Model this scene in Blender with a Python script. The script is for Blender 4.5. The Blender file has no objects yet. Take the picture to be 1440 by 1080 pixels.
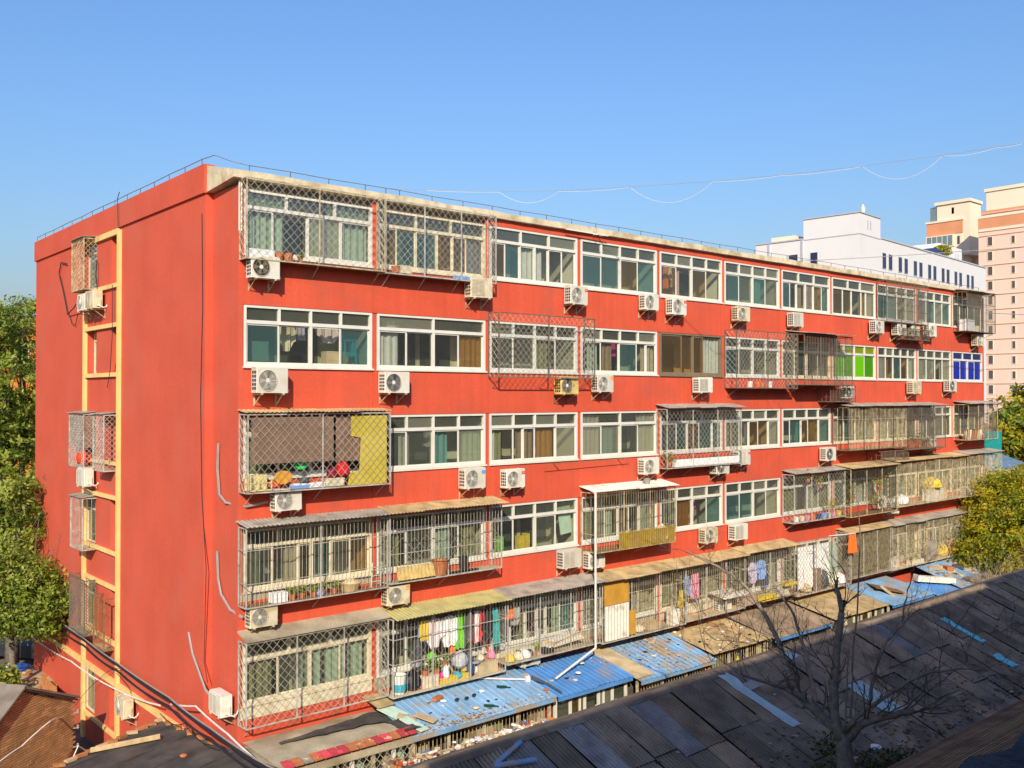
import bpy, math, random
from math import sin, cos, pi, radians, atan2
from mathutils import Vector, Matrix, noise
random.seed(11)
RND = random.Random(5)
S = bpy.context.scene
COL = S.collection
# ------------------------------------------------------------------ camera
F, CX, CY, HZ = 1327.0, 720.0, 540.0, 556.0          # focal length and horizon of the 1440x1080 photograph
TH = math.atan((2275 - 720) / F)
CAM = Vector((-9.98, -22.11, 11.47))
RIGHT = Vector((sin(TH), -cos(TH), 0)); FLAT = Vector((cos(TH), sin(TH), 0)); UPW = Vector((0, 0, 1))
PITCH = math.atan((HZ - CY) / F)
FWD = FLAT * cos(PITCH) + UPW * sin(PITCH); UPV = UPW * cos(PITCH) - FLAT * sin(PITCH)
cam = bpy.data.objects.new('camera', bpy.data.cameras.new('camera'))
COL.objects.link(cam)
m3 = Matrix((RIGHT, UPV, -FWD)).transposed()
cam.matrix_world = Matrix.Translation(CAM) @ m3.to_4x4()
cam.data.sensor_width = 36; cam.data.lens = F / 1440 * 36
cam.data.clip_start = 0.1; cam.data.clip_end = 3000
S.camera = cam
# ------------------------------------------------------------------ sky, sun, exposure
SUN_AZ, SUN_EL = radians(40), radians(31)
TOSUN = Vector((-sin(SUN_AZ) * cos(SUN_EL), -cos(SUN_AZ) * cos(SUN_EL), sin(SUN_EL)))
W = bpy.data.worlds.new('World'); S.world = W; W.use_nodes = True
nt = W.node_tree; nt.nodes.clear()
sky = nt.nodes.new('ShaderNodeTexSky'); sky.sky_type = 'NISHITA'; sky.sun_disc = False
sky.sun_elevation = SUN_EL; sky.sun_rotation = atan2(TOSUN.x, TOSUN.y)
sky.air_density = 2.0; sky.dust_density = 2.0; sky.ozone_density = 10.0; sky.altitude = 50
bg = nt.nodes.new('ShaderNodeBackground'); bg.inputs[1].default_value = 0.145
wo = nt.nodes.new('ShaderNodeOutputWorld')
tn = nt.nodes.new('ShaderNodeMix'); tn.data_type = 'RGBA'; tn.blend_type = 'MULTIPLY'; tn.inputs[0].default_value = 1; tn.inputs[7].default_value = (.84, .845, 1.02, 1)
nt.links.new(sky.outputs[0], tn.inputs[6]); nt.links.new(tn.outputs[2], bg.inputs[0]); nt.links.new(bg.outputs[0], wo.inputs[0])
sun = bpy.data.objects.new('sun', bpy.data.lights.new('sun', 'SUN')); COL.objects.link(sun)
sun.data.energy = 4.6; sun.data.angle = radians(0.5); sun.data.color = (1.0, 0.895, 0.71)
sun.rotation_euler = TOSUN.to_track_quat('Z', 'Y').to_euler()
S.view_settings.view_transform = 'Standard'; S.view_settings.look = 'None'
S.view_settings.gamma = 1; S.view_settings.exposure = 0.3; S.view_settings.use_curve_mapping = False
S.render.engine = 'CYCLES'
S.cycles.max_bounces = 8; S.cycles.transparent_max_bounces = 24
S.cycles.use_denoising = True

# ------------------------------------------------------------------ survey helpers: a sight line met with a known plane
def ray(px, py): return FWD + RIGHT * ((px - CX) / F) + UPV * ((CY - py) / F)
def onX(px, py, X): r = ray(px, py); return CAM + r * ((X - CAM.x) / r.x)
def onY(px, py, Y): r = ray(px, py); return CAM + r * ((Y - CAM.y) / r.y)
def onZ(px, py, Z): r = ray(px, py); return CAM + r * ((Z - CAM.z) / r.z)
def at(px, py, D): return CAM + ray(px, py) * D

# ------------------------------------------------------------------ materials
MATS = {}
def M(name, col=(.5, .5, .5), rough=.65, var=.12, scale=4., bump=0., bscale=60., dirt=None, dscale=1.3, damt=.5, dlo=.5, streak=0., rnd=0., metal=0., spec=.3, trans=0., fine=0.):
    if name in MATS: return MATS[name]
    m = bpy.data.materials.new(name); m.use_nodes = True; t = m.node_tree; N = t.nodes; L = t.links
    b = N['Principled BSDF']; b.inputs['Roughness'].default_value = rough; b.inputs['Metallic'].default_value = metal
    b.inputs['Specular IOR Level'].default_value = spec
    g = N.new('ShaderNodeNewGeometry')
    def nz(sc, detail=4, vec=None):
        n = N.new('ShaderNodeTexNoise'); n.inputs['Scale'].default_value = sc; n.inputs['Detail'].default_value = detail
        L.new(vec or g.outputs['Position'], n.inputs['Vector']); return n.outputs['Fac']
    def mp(src, a, b_, c, d):
        r = N.new('ShaderNodeMapRange'); r.inputs[1].default_value = a; r.inputs[2].default_value = b_
        r.inputs[3].default_value = c; r.inputs[4].default_value = d; L.new(src, r.inputs[0]); return r.outputs[0]
    def mul(c, f):
        x = N.new('ShaderNodeMix'); x.data_type = 'RGBA'; x.blend_type = 'MULTIPLY'; x.inputs[0].default_value = 1
        L.new(c, x.inputs[6]); L.new(f, x.inputs[7]); return x.outputs[2]
    rgb = N.new('ShaderNodeRGB'); rgb.outputs[0].default_value = (*col, 1); c = rgb.outputs[0]
    if var: c = mul(c, mp(nz(scale), .3, .7, 1 - var, 1 + var))
    if fine: c = mul(c, mp(nz(scale * 14, 2), .3, .7, 1 - fine, 1 + fine))
    if streak:
        vm = N.new('ShaderNodeMapping'); vm.inputs['Scale'].default_value = (5, 5, .22); L.new(g.outputs['Position'], vm.inputs['Vector'])
        c = mul(c, mp(nz(1.0, 5, vm.outputs[0]), .35, .65, 1 - streak, 1 + streak * .5))
    if rnd:
        oi = N.new('ShaderNodeObjectInfo'); c = mul(c, mp(oi.outputs['Random'], 0, 1, 1 - rnd, 1 + rnd))
    if dirt:
        x = N.new('ShaderNodeMix'); x.data_type = 'RGBA'; x.inputs[7].default_value = (*dirt, 1)
        L.new(mp(nz(dscale, 8), dlo, dlo + .16, 0, damt), x.inputs[0]); L.new(c, x.inputs[6]); c = x.outputs[2]
    L.new(c, b.inputs['Base Color'])
    if bump:
        bp = N.new('ShaderNodeBump'); bp.inputs['Strength'].default_value = bump; bp.inputs['Distance'].default_value = .02
        L.new(nz(bscale, 6), bp.inputs['Height']); L.new(bp.outputs[0], b.inputs['Normal'])
    if trans:
        tr = N.new('ShaderNodeBsdfTranslucent'); L.new(c, tr.inputs[0])
        mx = N.new('ShaderNodeMixShader'); mx.inputs[0].default_value = trans
        L.new(b.outputs[0], mx.inputs[1]); L.new(tr.outputs[0], mx.inputs[2]); L.new(mx.outputs[0], N['Material Output'].inputs[0])
    MATS[name] = m; return m
def G(name, tint, gl=.07, milk=0., milkcol=(.5, .55, .5)):
    if name in MATS: return MATS[name]
    m = bpy.data.materials.new(name); m.use_nodes = True; t = m.node_tree; N = t.nodes; L = t.links; N.clear()
    o = N.new('ShaderNodeOutputMaterial'); tr = N.new('ShaderNodeBsdfTransparent'); tr.inputs[0].default_value = (*tint, 1)
    gs = N.new('ShaderNodeBsdfGlossy'); gs.inputs['Roughness'].default_value = .03
    df = N.new('ShaderNodeBsdfDiffuse'); df.inputs[0].default_value = (*milkcol, 1)
    m1 = N.new('ShaderNodeMixShader'); m1.inputs[0].default_value = milk; L.new(tr.outputs[0], m1.inputs[1]); L.new(df.outputs[0], m1.inputs[2])
    lw = N.new('ShaderNodeLayerWeight'); lw.inputs[0].default_value = .5
    pw = N.new('ShaderNodeMath'); pw.operation = 'POWER'; pw.inputs[1].default_value = 5; L.new(lw.outputs['Facing'], pw.inputs[0])
    fr = N.new('ShaderNodeMath'); fr.operation = 'MULTIPLY_ADD'; fr.inputs[1].default_value = .8; fr.inputs[2].default_value = .03; L.new(pw.outputs[0], fr.inputs[0])
    ad = N.new('ShaderNodeMath'); ad.operation = 'ADD'; ad.inputs[1].default_value = gl; L.new(fr.outputs[0], ad.inputs[0])
    m2 = N.new('ShaderNodeMixShader'); L.new(ad.outputs[0], m2.inputs[0]); L.new(m1.outputs[0], m2.inputs[1]); L.new(gs.outputs[0], m2.inputs[2])
    L.new(m2.outputs[0], o.inputs[0]); MATS[name] = m; return m

RED = M('red_masonry_paint', (.61, .091, .044), .8, .07, .9, .25, 70, dirt=(.40, .095, .06), dscale=.8, damt=.5, streak=.06, fine=.05, spec=.15)
REDG = M('red_gable_paint', (.57, .096, .052), .8, .07, .7, .3, 60, dirt=(.52, .12, .075), dscale=.5, damt=.5, streak=.02, fine=.04, spec=.15)
YEL = M('yellow_trim_paint', (.78, .53, .19), .7, .1, 2, .15, dirt=(.45, .3, .15), damt=.5, dlo=.58)
SLAB = M('weathered_roof_edge', (.60, .50, .33), .9, .2, 3, .4, 30, dirt=(.36, .27, .14), dscale=2.2, damt=.7, dlo=.48, fine=.12)
WHITEP = M('white_paint', (.78, .74, .64), .7, .06)
PVC = M('white_window_frame', (.66, .63, .54), .45, .06, 2, dirt=(.52, .47, .36), dscale=2.5, damt=.4, dlo=.55)
CREAM = M('cream_window_frame', (.68, .60, .42), .55, .12, 2, dirt=(.40, .32, .18), dscale=3, damt=.6, dlo=.5)
BROWNF = M('brown_window_frame', (.20, .15, .09), .5, .1)
INW = M('balcony_inner_wall', (.56, .50, .37), .9, .15, 1.2, dirt=(.25, .2, .13), dscale=.9, damt=.6)
INF = M('balcony_floor', (.40, .34, .25), .9, .15)
DARKIN = M('dark_doorway_glass', (.09, .095, .08), .15, .2, 1.0, spec=.5)
BEHIND = M('far_brick', (.25, .13, .09), .9)
GL = [G('clear_glass', (.93, .95, .92), .03, .02), G('grey_glass', (.86, .89, .84), .06, .09, (.36, .38, .30)), G('teal_glass', (.70, .83, .80), .06, .15, (.17, .29, .27)),
      G('milky_glass', (.86, .88, .80), .04, .17, (.50, .50, .38)), G('brown_glass', (.88, .78, .60), .05, .09, (.36, .27, .15))]
GREENGL = G('green_film_glass', (.25, .8, .05), .04, .8, (.16, .55, .004))
BLUEGL = G('blue_film_glass', (.06, .12, .8), .08, .7, (.006, .03, .42))
M2GREEN = G('darker_green_film_glass', (.2, .6, .05), .04, .7, (.08, .32, .004)); LIMEGL = G('lime_film_glass', (.5, .7, .1), .04, .6, (.30, .36, .02)); M2BLUE = G('dim_blue_film_glass', (.1, .14, .5), .06, .6, (.02, .03, .2))
ACW = M('air_conditioner_white', (.64, .60, .50), .5, .06, 3, dirt=(.5, .42, .28), dscale=3, damt=.55, dlo=.48, rnd=.16)
ACB = M('air_conditioner_beige', (.62, .53, .36), .55, .1, 3, dirt=(.35, .25, .12), dscale=4, damt=.6, dlo=.48)
ACR = M('air_conditioner_rusty', (.62, .46, .16), .6, .2, 5, dirt=(.25, .09, .02), dscale=6, damt=.9, dlo=.45)
GRILLE = M('grille_wire', (.30, .28, .24), .5, .1); GRILLEL = M('pale_grille_wire', (.62, .58, .48), .5, .1)
DARK = M('dark_recess', (.03, .028, .025), .7, .2); FANW = M('fan_hub_white', (.75, .72, .65), .5)
FANBR = M('fan_blade_brown', (.20, .14, .05), .5); FANGR = M('fan_blade_grey', (.16, .16, .16), .5)
STBLUE = M('blue_sticker', (.02, .25, .65), .5, 0); STRED = M('red_sticker', (.6, .05, .04), .5, 0); STOR = M('orange_sticker', (.75, .30, .04), .5, 0)
STEEL = M('galvanised_steel', (.42, .40, .35), .5, .2, 6, dirt=(.22, .12, .05), dscale=5, damt=.6, dlo=.5, spec=.4)
WIREM = M('pale_wire', (.42, .38, .30), .5, .2, 6, dirt=(.25, .15, .07), dscale=4, damt=.55, dlo=.52)
RUST = M('rusty_steel', (.20, .11, .05), .75, .25, 8, dirt=(.35, .16, .05), dscale=6, damt=.7, dlo=.45)
DKSTEEL = M('dark_old_steel', (.13, .11, .085), .65, .25, 6, dirt=(.26, .15, .06), dscale=5, damt=.6)
OLDST = M('old_cream_steel', (.50, .42, .26), .6, .2, 6, dirt=(.22, .13, .05), dscale=5, damt=.7, dlo=.46)
TANS = M('tan_roof_sheet', (.46, .33, .16), .85, .2, 3, .2, dirt=(.22, .14, .07), dscale=2.5, damt=.6, dlo=.48, rnd=.1)
GREYS = M('grey_roof_sheet', (.34, .29, .23), .85, .2, 3, .2, dirt=(.16, .12, .09), dscale=2.0, damt=.6, dlo=.5, rnd=.12)
OLIVES = M('olive_roof_sheet', (.44, .38, .15), .8, .15, 3, .2, dirt=(.24, .19, .09), dscale=2.0, damt=.5, dlo=.52, rnd=.08)
WHITES = M('white_roof_sheet', (.72, .67, .56), .8, .1, 3, dirt=(.36, .26, .15), dscale=3, damt=.7, dlo=.52)
CONC = M('weathered_concrete', (.40, .33, .22), .95, .2, 1.5, .5, 25, dirt=(.18, .13, .07), dscale=.9, damt=.7, dlo=.5, fine=.1)
BLUE = M('faded_blue_steel', (.22, .38, .55), .55, .18, 1.5, .1, dirt=(.36, .27, .16), dscale=1.7, damt=.75, dlo=.56, rnd=.1, fine=.08)
BLUEB = M('bright_blue_steel', (.085, .24, .52), .55, .18, 1.5, .1, dirt=(.30, .22, .13), dscale=1.6, damt=.65, dlo=.55, rnd=.08)
BLUED = M('dusty_blue_steel', (.18, .33, .50), .6, .2, 1.5, .1, dirt=(.36, .25, .13), dscale=1.6, damt=.85, dlo=.47, rnd=.1, fine=.1)
GROOVE = M('dark_groove', (.035, .028, .024), .95, .3)  # darker tone for the valley faces and lower ends of ribbed sheets
ROOFD = M('dark_asbestos_sheet', (.225, .172, .122), .9, .3, 1.4, .3, 40, dirt=(.08, .062, .048), dscale=.9, damt=.6, dlo=.5, rnd=.3)
ROOFB = M('brownish_asbestos_sheet', (.275, .195, .125), .9, .3, 1.4, .3, 40, dirt=(.09, .066, .046), dscale=.9, damt=.6, dlo=.5, rnd=.25)
ROOFG = M('bluish_grey_sheet', (.25, .23, .215), .85, .2, 1.4, .3, 40, dirt=(.07, .07, .08), dscale=1.1, damt=.5, rnd=.2)
SKYLT = M('pale_blue_plastic_sheet', (.38, .50, .50), .5, .1, 2, dirt=(.3, .33, .33), dscale=3, damt=.5)
CYANS = M('cyan_plastic_sheet', (.12, .55, .60), .45, .1)
BITU = M('black_roofing_felt', (.068, .060, .052), .9, .3, 1.5, .4, 20, dirt=(.14, .11, .085), dscale=.8, damt=.6, dlo=.5, streak=.2)
BRICK = M('brown_brick', (.46, .27, .115), .9, .15, 3, .1, 50, dirt=(.26, .15, .07), dscale=1.0, damt=.5)
MORT = M('dirty_mortar', (.16, .10, .06), .95, .2)
OBRICK = M('loose_orange_brick', (.42, .17, .06), .9, .2, 8, rnd=.25)
TERRA = M('terracotta', (.45, .15, .06), .75, .15, 8); WOODM = M('bare_timber', (.46, .32, .16), .8, .2, 6, rnd=.15)
PLY = M('plywood_board', (.55, .42, .24), .8, .15, 2, dirt=(.28, .2, .1), dscale=1.8, damt=.5)
ORWOOD = M('orange_wood_board', (.52, .26, .035), .7, .15, 3)
YELB = M('yellow_cloth_board', (.50, .38, .03), .8, .12, 2, dirt=(.58, .46, .12), dscale=1.2, damt=.5)
BLIND = M('brown_reed_blind', (.22, .13, .085), .85, .15, 3, .2, dirt=(.3, .2, .14), damt=.3)
PALEB = M('pale_green_board', (.50, .64, .50), .7, .1)
TRASH = [M('trash_' + n, c, .7, .1) for n, c in dict(white=(.72, .68, .6), red=(.5, .05, .03), tan=(.5, .36, .2), blue=(.08, .2, .45), brown=(.2, .11, .06), orange=(.6, .2, .05)).items()]
GRN = [M('leaf_' + n, c, .55, .25, 2, trans=.42, spec=.25) for n, c in dict(mid=(.23, .29, .03), dark=(.10, .15, .018), pale=(.37, .41, .075)).items()]
GRY = [M('autumn_leaf_' + n, c, .55, .25, 2, trans=.42, spec=.25) for n, c in dict(mid=(.36, .36, .025), dark=(.17, .23, .018), orange=(.50, .37, .018)).items()]
BARK = M('grey_bark', (.16, .13, .10), .9, .3, 8, .5, 40); BARKD = M('dark_twig_bark', (.085, .068, .055), .9, .3, 8)
BARKL = M('sunlit_twig_bark', (.26, .20, .14), .9, .2, 8)
BLACKC = M('black_cable', (.025, .022, .025), .6, .1); WHITEC = M('white_conduit', (.74, .70, .62), .5, .1)
GREYC = M('grey_cable', (.30, .28, .26), .6, .1)
ASPH = M('dirt_ground', (.15, .12, .09), .95, .3, .8, .4, 20)
BWHITE = M('white_tile_cladding', (.68, .655, .63), .6, .05, .3, dirt=(.58, .565, .55), dscale=.3, damt=.4)
BGREY = M('grey_trim', (.42, .43, .46), .6, .05); NAVY = M('navy_window_glass', (.022, .025, .07), .2, .1, spec=.5)
PINK = M('pink_tower_cladding', (.78, .56, .43), .7, .05, .1, dirt=(.72, .52, .41), dscale=.08, damt=.5)
PINKC = M('cream_tower_cladding', (.80, .66, .48), .7, .05, .1); TORNG = M('orange_tile_band', (.66, .28, .14), .7, .08, .3)
TWIN = M('tower_window', (.10, .08, .08), .3, .1); TGLASS = M('tower_bay_glass', (.16, .22, .24), .2, .1, spec=.5)
ORB = M('orange_render', (.62, .20, .03), .8, .1, .8)
CARP = M('dark_car_paint', (.025, .028, .035), .25, .1, spec=.6); RUB = M('tyre_rubber', (.02, .02, .02), .8)

# ------------------------------------------------------------------ mesh builder
ROOT = {}
def wloc(o):
    v = Vector(o.location)
    while o.parent: o = o.parent; v += Vector(o.location)
    return v
class MB:
    def __init__(s): s.v = []; s.f = []; s.m = []
    def add(s, vs, fs, mi=0):
        n = len(s.v); s.v += [tuple(x) for x in vs]; s.f += [tuple(i + n for i in f) for f in fs]; s.m += [mi] * len(fs); return s
    def box(s, x0, y0, z0, x1, y1, z1, mi=0):
        x0, x1 = sorted((x0, x1)); y0, y1 = sorted((y0, y1)); z0, z1 = sorted((z0, z1))
        return s.add([(x0, y0, z0), (x1, y0, z0), (x1, y1, z0), (x0, y1, z0), (x0, y0, z1), (x1, y0, z1), (x1, y1, z1), (x0, y1, z1)],
                     [(0, 3, 2, 1), (4, 5, 6, 7), (0, 1, 5, 4), (1, 2, 6, 5), (2, 3, 7, 6), (3, 0, 4, 7)], mi)
    def obox(s, c, size, rot=None, mi=0):
        c = Vector(c); h = [x / 2 for x in size]; R = rot or Matrix.Identity(3); vs = []
        for z in (-1, 1):
            for x, y in ((-1, -1), (1, -1), (1, 1), (-1, 1)): vs.append(c + R @ Vector((x * h[0], y * h[1], z * h[2])))
        return s.add(vs, [(0, 3, 2, 1), (4, 5, 6, 7), (0, 1, 5, 4), (1, 2, 6, 5), (2, 3, 7, 6), (3, 0, 4, 7)], mi)
    def tube(s, pts, r, n=4, mi=0, cap=True):
        pts = [Vector(p) for p in pts]; rs = r if isinstance(r, (list, tuple)) else [r] * len(pts); rings = []; base = len(s.v); vs = []
        for i, p in enumerate(pts):
            d = (pts[min(i + 1, len(pts) - 1)] - pts[max(i - 1, 0)])
            d = d.normalized() if d.length > 1e-9 else Vector((0, 0, 1))
            a = d.cross(Vector((0, 0, 1)) if abs(d.z) < .9 else Vector((1, 0, 0))).normalized(); b = d.cross(a)
            for k in range(n):
                t = 2 * pi * (k + .5) / n; vs.append(p + (a * cos(t) + b * sin(t)) * rs[i])
        fs = []
        for i in range(len(pts) - 1):
            for k in range(n): fs.append((i * n + k, i * n + (k + 1) % n, (i + 1) * n + (k + 1) % n, (i + 1) * n + k))
        if cap: fs += [tuple(range(n - 1, -1, -1)), tuple((len(pts) - 1) * n + k for k in range(n))]
        return s.add(vs, fs, mi)
    def lathe(s, c, prof, n=12, mi=0):
        c = Vector(c); vs = []; fs = []
        for r, z in prof:
            for k in range(n): vs.append(c + Vector((r * cos(2 * pi * k / n), r * sin(2 * pi * k / n), z)))
        for i in range(len(prof) - 1):
            for k in range(n): fs.append((i * n + k, i * n + (k + 1) % n, (i + 1) * n + (k + 1) % n, (i + 1) * n + k))
        fs += [tuple(range(n - 1, -1, -1)), tuple((len(prof) - 1) * n + k for k in range(n))]
        return s.add(vs, fs, mi)
    def prism(s, poly, d, mi=0):                       # polygon (3-D points) extruded by vector d
        n = len(poly); poly = [Vector(p) for p in poly]; d = Vector(d)
        return s.add(poly + [p + d for p in poly], [tuple(range(n - 1, -1, -1)), tuple(range(n, 2 * n))] + [(i, (i + 1) % n, n + (i + 1) % n, n + i) for i in range(n)], mi)
    def mesh(s, name, mats):
        me = bpy.data.meshes.new(name); me.from_pydata(s.v, [], s.f)
        for m in (mats if isinstance(mats, (list, tuple)) else [mats]): me.materials.append(m)
        if any(s.m): me.polygons.foreach_set('material_index', s.m)
        me.update(); return me
    def build(s, name, mats, parent=None, smooth=False, local=False):
        if parent is not None and not local:
            o = wloc(parent)
            if o.length > 0: s.v = [(x - o.x, y - o.y, z - o.z) for x, y, z in s.v]
        me = s.mesh(name, mats)
        if smooth: me.polygons.foreach_set('use_smooth', [True] * len(me.polygons))
        ob = bpy.data.objects.new(name, me); COL.objects.link(ob)
        if parent is not None: ob.parent = parent
        return ob
def inst(name, me, parent=None, loc=(0, 0, 0), rot=(0, 0, 0), scale=(1, 1, 1)):
    o = bpy.data.objects.new(name, me); COL.objects.link(o); o.location = loc; o.rotation_euler = rot; o.scale = scale
    if parent is not None: o.parent = parent
    return o
def tag(o, label=None, cat=None, group=None, kind=None):
    if label: o['label'] = label
    if cat: o['category'] = cat
    if group: o['group'] = group
    if kind: o['kind'] = kind
    return o
def thing(name, label, cat, loc=(0, 0, 0), group=None, rz=0.):
    o = bpy.data.objects.new(name, None); o.empty_display_size = .2; COL.objects.link(o); o.location = loc; o.rotation_euler = (0, 0, rz)
    return tag(o, label, cat, group)
def solo(mb, name, mats, label, cat, group=None, loc=None, smooth=False):   # a thing that is one mesh
    loc = Vector(loc) if loc is not None else Vector(mb.v[0])
    mb.v = [(x - loc.x, y - loc.y, z - loc.z) for x, y, z in mb.v]
    o = mb.build(name, mats, None, smooth); o.location = loc
    return tag(o, label, cat, group)
def copy_tree(o, parent=None):
    c = o.copy(); COL.objects.link(c)
    if parent is not None: c.parent = parent
    for ch in KIDS.get(o.name, []): copy_tree(ch, c)
    return c
KIDS = {}
def kids_of(root):
    KIDS[root.name] = list(root.children)
    for ch in root.children: kids_of(ch)

# ================================================================== SETTING
MB().add([(-600, -600, 0), (1500, -600, 0), (1500, 1500, 0), (-600, 1500, 0)], [(0, 1, 2, 3)]).build('ground', ASPH)['kind'] = 'structure'

# ================================================================== THE RED APARTMENT BLOCK
XS = [0.07, 3.95, 7.93, 11.8, 15.75, 19.5, 23.3, 27.1, 30.95, 34.8, 38.5, 42.15]
SILL = [1.0, 3.8, 6.6, 9.4, 12.2, 15.0]; TOP = [2.53, 5.33, 8.13, 10.93, 13.73, 16.62]
ST = ['first', 'second', 'third', 'fourth', 'fifth', 'sixth']
BAY = ['first', 'second', 'third', 'fourth', 'fifth', 'sixth', 'seventh', 'eighth', 'ninth', 'tenth', 'last']
block = thing('apartment_block', 'long red six-storey apartment block with rows of glazed balconies', 'apartment building')
gx = -.21
g = MB()
g.box(gx, 1.55, 0, .12, 8.0, 16.7)                         # near part of the gable, with the corner strip
g.box(gx, 12.1, 0, .12, 18.0, 16.7)
zs = [0] + [z for k in range(6) for z in (SILL[k] - .02, TOP[k] + .02)] + [16.7]
for i in range(0, len(zs), 2): g.box(gx + .0, 8.0, zs[i], .12, 12.1, zs[i + 1])
for k in range(6):
    g.box(gx, 8.0, zs[1 + 2 * k], .12, 8.45, zs[2 + 2 * k]); g.box(gx, 8.98, zs[1 + 2 * k], .12, 10.45, zs[2 + 2 * k]); g.box(gx, 11.42, zs[1 + 2 * k], .12, 12.1, zs[2 + 2 * k])
g.build('gable_wall', REDG, block)
MB().box(gx - .06, 1.5, 16.7, .03, 18.06, 17.45).build('gable_parapet', REDG, block)
MB().box(0.121, 1.56, 0, 42.2, 18.0, 17.2).build('rear_block', REDG, block)
s = MB(); s.box(0, .0, 0, .12, 1.549, 16.70); s.build('balcony_end_wall', REDG, block)
s = MB(); s.box(42.12, .0, 0, 42.24, 1.55, 16.70); s.build('balcony_end_wall', REDG, block)
MB().box(-.006, -.03, 15.55, .075, -.001, 16.8).build('corner_strip', WHITEP, block)
# roof edge: an uneven slab edge with patches
def rough_slab(x0, x1, y0, y1, z0, z1, n, amp, name, mat):
    b = MB(); vs = []
    for i in range(n + 1):
        x = x0 + (x1 - x0) * i / n; dz = (noise.noise(Vector((x * .7, 0, 3))) * amp); dy = noise.noise(Vector((x * 1.1, 5, 0))) * amp * .8
        for (y, z) in ((y0 + dy, z0 + dz * .3), (y0 + dy * .6, z1 + dz), (y1, z1 + .38), (y1, z0 - .12)): vs.append((x, y, z))
    fs = []
    for i in range(n):
        for k in range(4): fs.append((i * 4 + k, i * 4 + (k + 1) % 4, i * 4 + 4 + (k + 1) % 4, i * 4 + 4 + k))
    fs += [(0, 1, 2, 3), (n * 4 + 3, n * 4 + 2, n * 4 + 1, n * 4)]
    b.add(vs, fs); return b.build(name, mat, block)
rough_slab(-.20, 42.35, -.14, 1.49, 16.84, 17.03, 90, .045, 'roof_edge_slab', SLAB)
MB().box(.04, 1.5, 17.201, 42.25, 18.0, 17.40).build('roof_deck', SLAB, block)
# front wall panels between the glazed rows
for k in range(6):
    z0 = TOP[k]; z1 = SILL[k + 1] if k < 5 else 16.845
    for i in range(11):
        if k == 5 and i < 2: continue
        j = RND.uniform(-.006, .006)
        MB().box(XS[i] - .07 + .004, j, z0, XS[i + 1] - .07 - .004, .12, z1).build('wall_panel', RED, block)
for i in range(11): MB().box(XS[i] - .07 + .004, 0, 0, XS[i + 1] - .07 - .004, .12, SILL[0]).build('wall_panel', RED, block)
MB().box(.121, .1, 16.56, 7.9, .19, 16.83).build('lintel_beam', DKSTEEL, block)  # darker steel tone; shade under the roof overhang is put into this colour
b = MB()
for k in range(6): b.box(.121, .121, (TOP[k] + .02), 42.12, .2, (SILL[k + 1] - .02 if k < 5 else 16.82))
b.build('wall_core', RED, block)
for i in range(1, 11): MB().box(XS[i] - .075, .022, .1, XS[i] + .06, .185, 16.82).build('bay_pillar', RED, block)
for k in range(6): MB().box(.121, .201, SILL[k] - .97, 42.119, 1.5, SILL[k] - .85).build('floor_slab', INF, block)
for i in range(1, 11): MB().box(XS[i] - .06, .2, .1, XS[i] + .05, 1.44, 16.71).build('party_wall', INW, block)
for k in range(6):
    for i in range(11):
        b = MB(); x0 = XS[i] + .07; x1 = XS[i + 1] - .07; zf = SILL[k] - .85
        b.box(x0 - .02, 1.45, zf, x1 + .02, 1.549, zf + 2.67, 0)
        a = x0 + (x1 - x0) * RND.uniform(.08, .45)
        b.box(a, 1.42, zf + .02, a + .9, 1.449, zf + 2.1, 2); b.box(a + .06, 1.41, zf + .1, a + .84, 1.419, zf + 2.04, 1)
        if RND.random() < .7: b.box(a + .95, 1.42, zf + .8, min(a + 2.2, x1), 1.449, zf + 2.1, 2); b.box(a + 1.0, 1.41, zf + .86, min(a + 2.14, x1 - .05), 1.419, zf + 2.04, 1)
        cc = (.70, .63, .48) if (i * 7 + k) % 3 else (.54, .50, .38)
        b.build('room_wall', [M('room_plaster_%d' % ((i * 7 + k) % 3), (cc[0] * (1 - .12 * ((i + k) % 2)), cc[1], cc[2]), .9, .15, 1.0), DARKIN, CREAM], block)

# ---- windows
PANE = {}
def pane_mesh(gm):
    if gm.name not in PANE: PANE[gm.name] = MB().box(-.5, -.5, -.5, .5, .5, .5).mesh('pane', gm)
    return PANE[gm.name]
SASH = {}
def sash_mesh(w, h, mat):
    k = (round(w, 2), round(h, 2), mat.name)
    if k not in SASH:
        t = .038; b = MB()
        b.box(0, 0, 0, t, .03, h); b.box(w - t, 0, 0, w, .03, h); b.box(t, 0.001, 0, w - t, .029, t); b.box(t, .001, h - t, w - t, .029, h)
        SASH[k] = b.mesh('sash', mat)
    return SASH[k]
def curtain(parent, x0, x1, z0, z1, mat, y=.17, name='curtain'):
    b = MB(); n = max(6, int((x1 - x0) / .06)); vs = []; ph = RND.random() * 6
    for i in range(n + 1):
        x = x0 + (x1 - x0) * i / n
        for z in (z0, z1): vs.append((x, y + .028 * sin(i * 1.9 + ph) + .012 * sin(i * .7), z))
    b.add(vs, [(2 * i, 2 * i + 2, 2 * i + 3, 2 * i + 1) for i in range(n)])
    return b.build(name, mat, parent)
CURT = {n: M('curtain_' + n, c, .9, .1, 6, trans=.25) for n, c in dict(green=(.42, .52, .38), white=(.62, .6, .52), beige=(.46, .38, .25), teal=(.15, .32, .28), tan=(.30, .20, .11), lilac=(.34, .27, .33), pink=(.55, .30, .30), olive=(.26, .25, .12), lime=(.16, .55, .004), blue=(.006, .03, .42), purple=(.2, .02, .1), floral=(.58, .5, .44)).items()}
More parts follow.
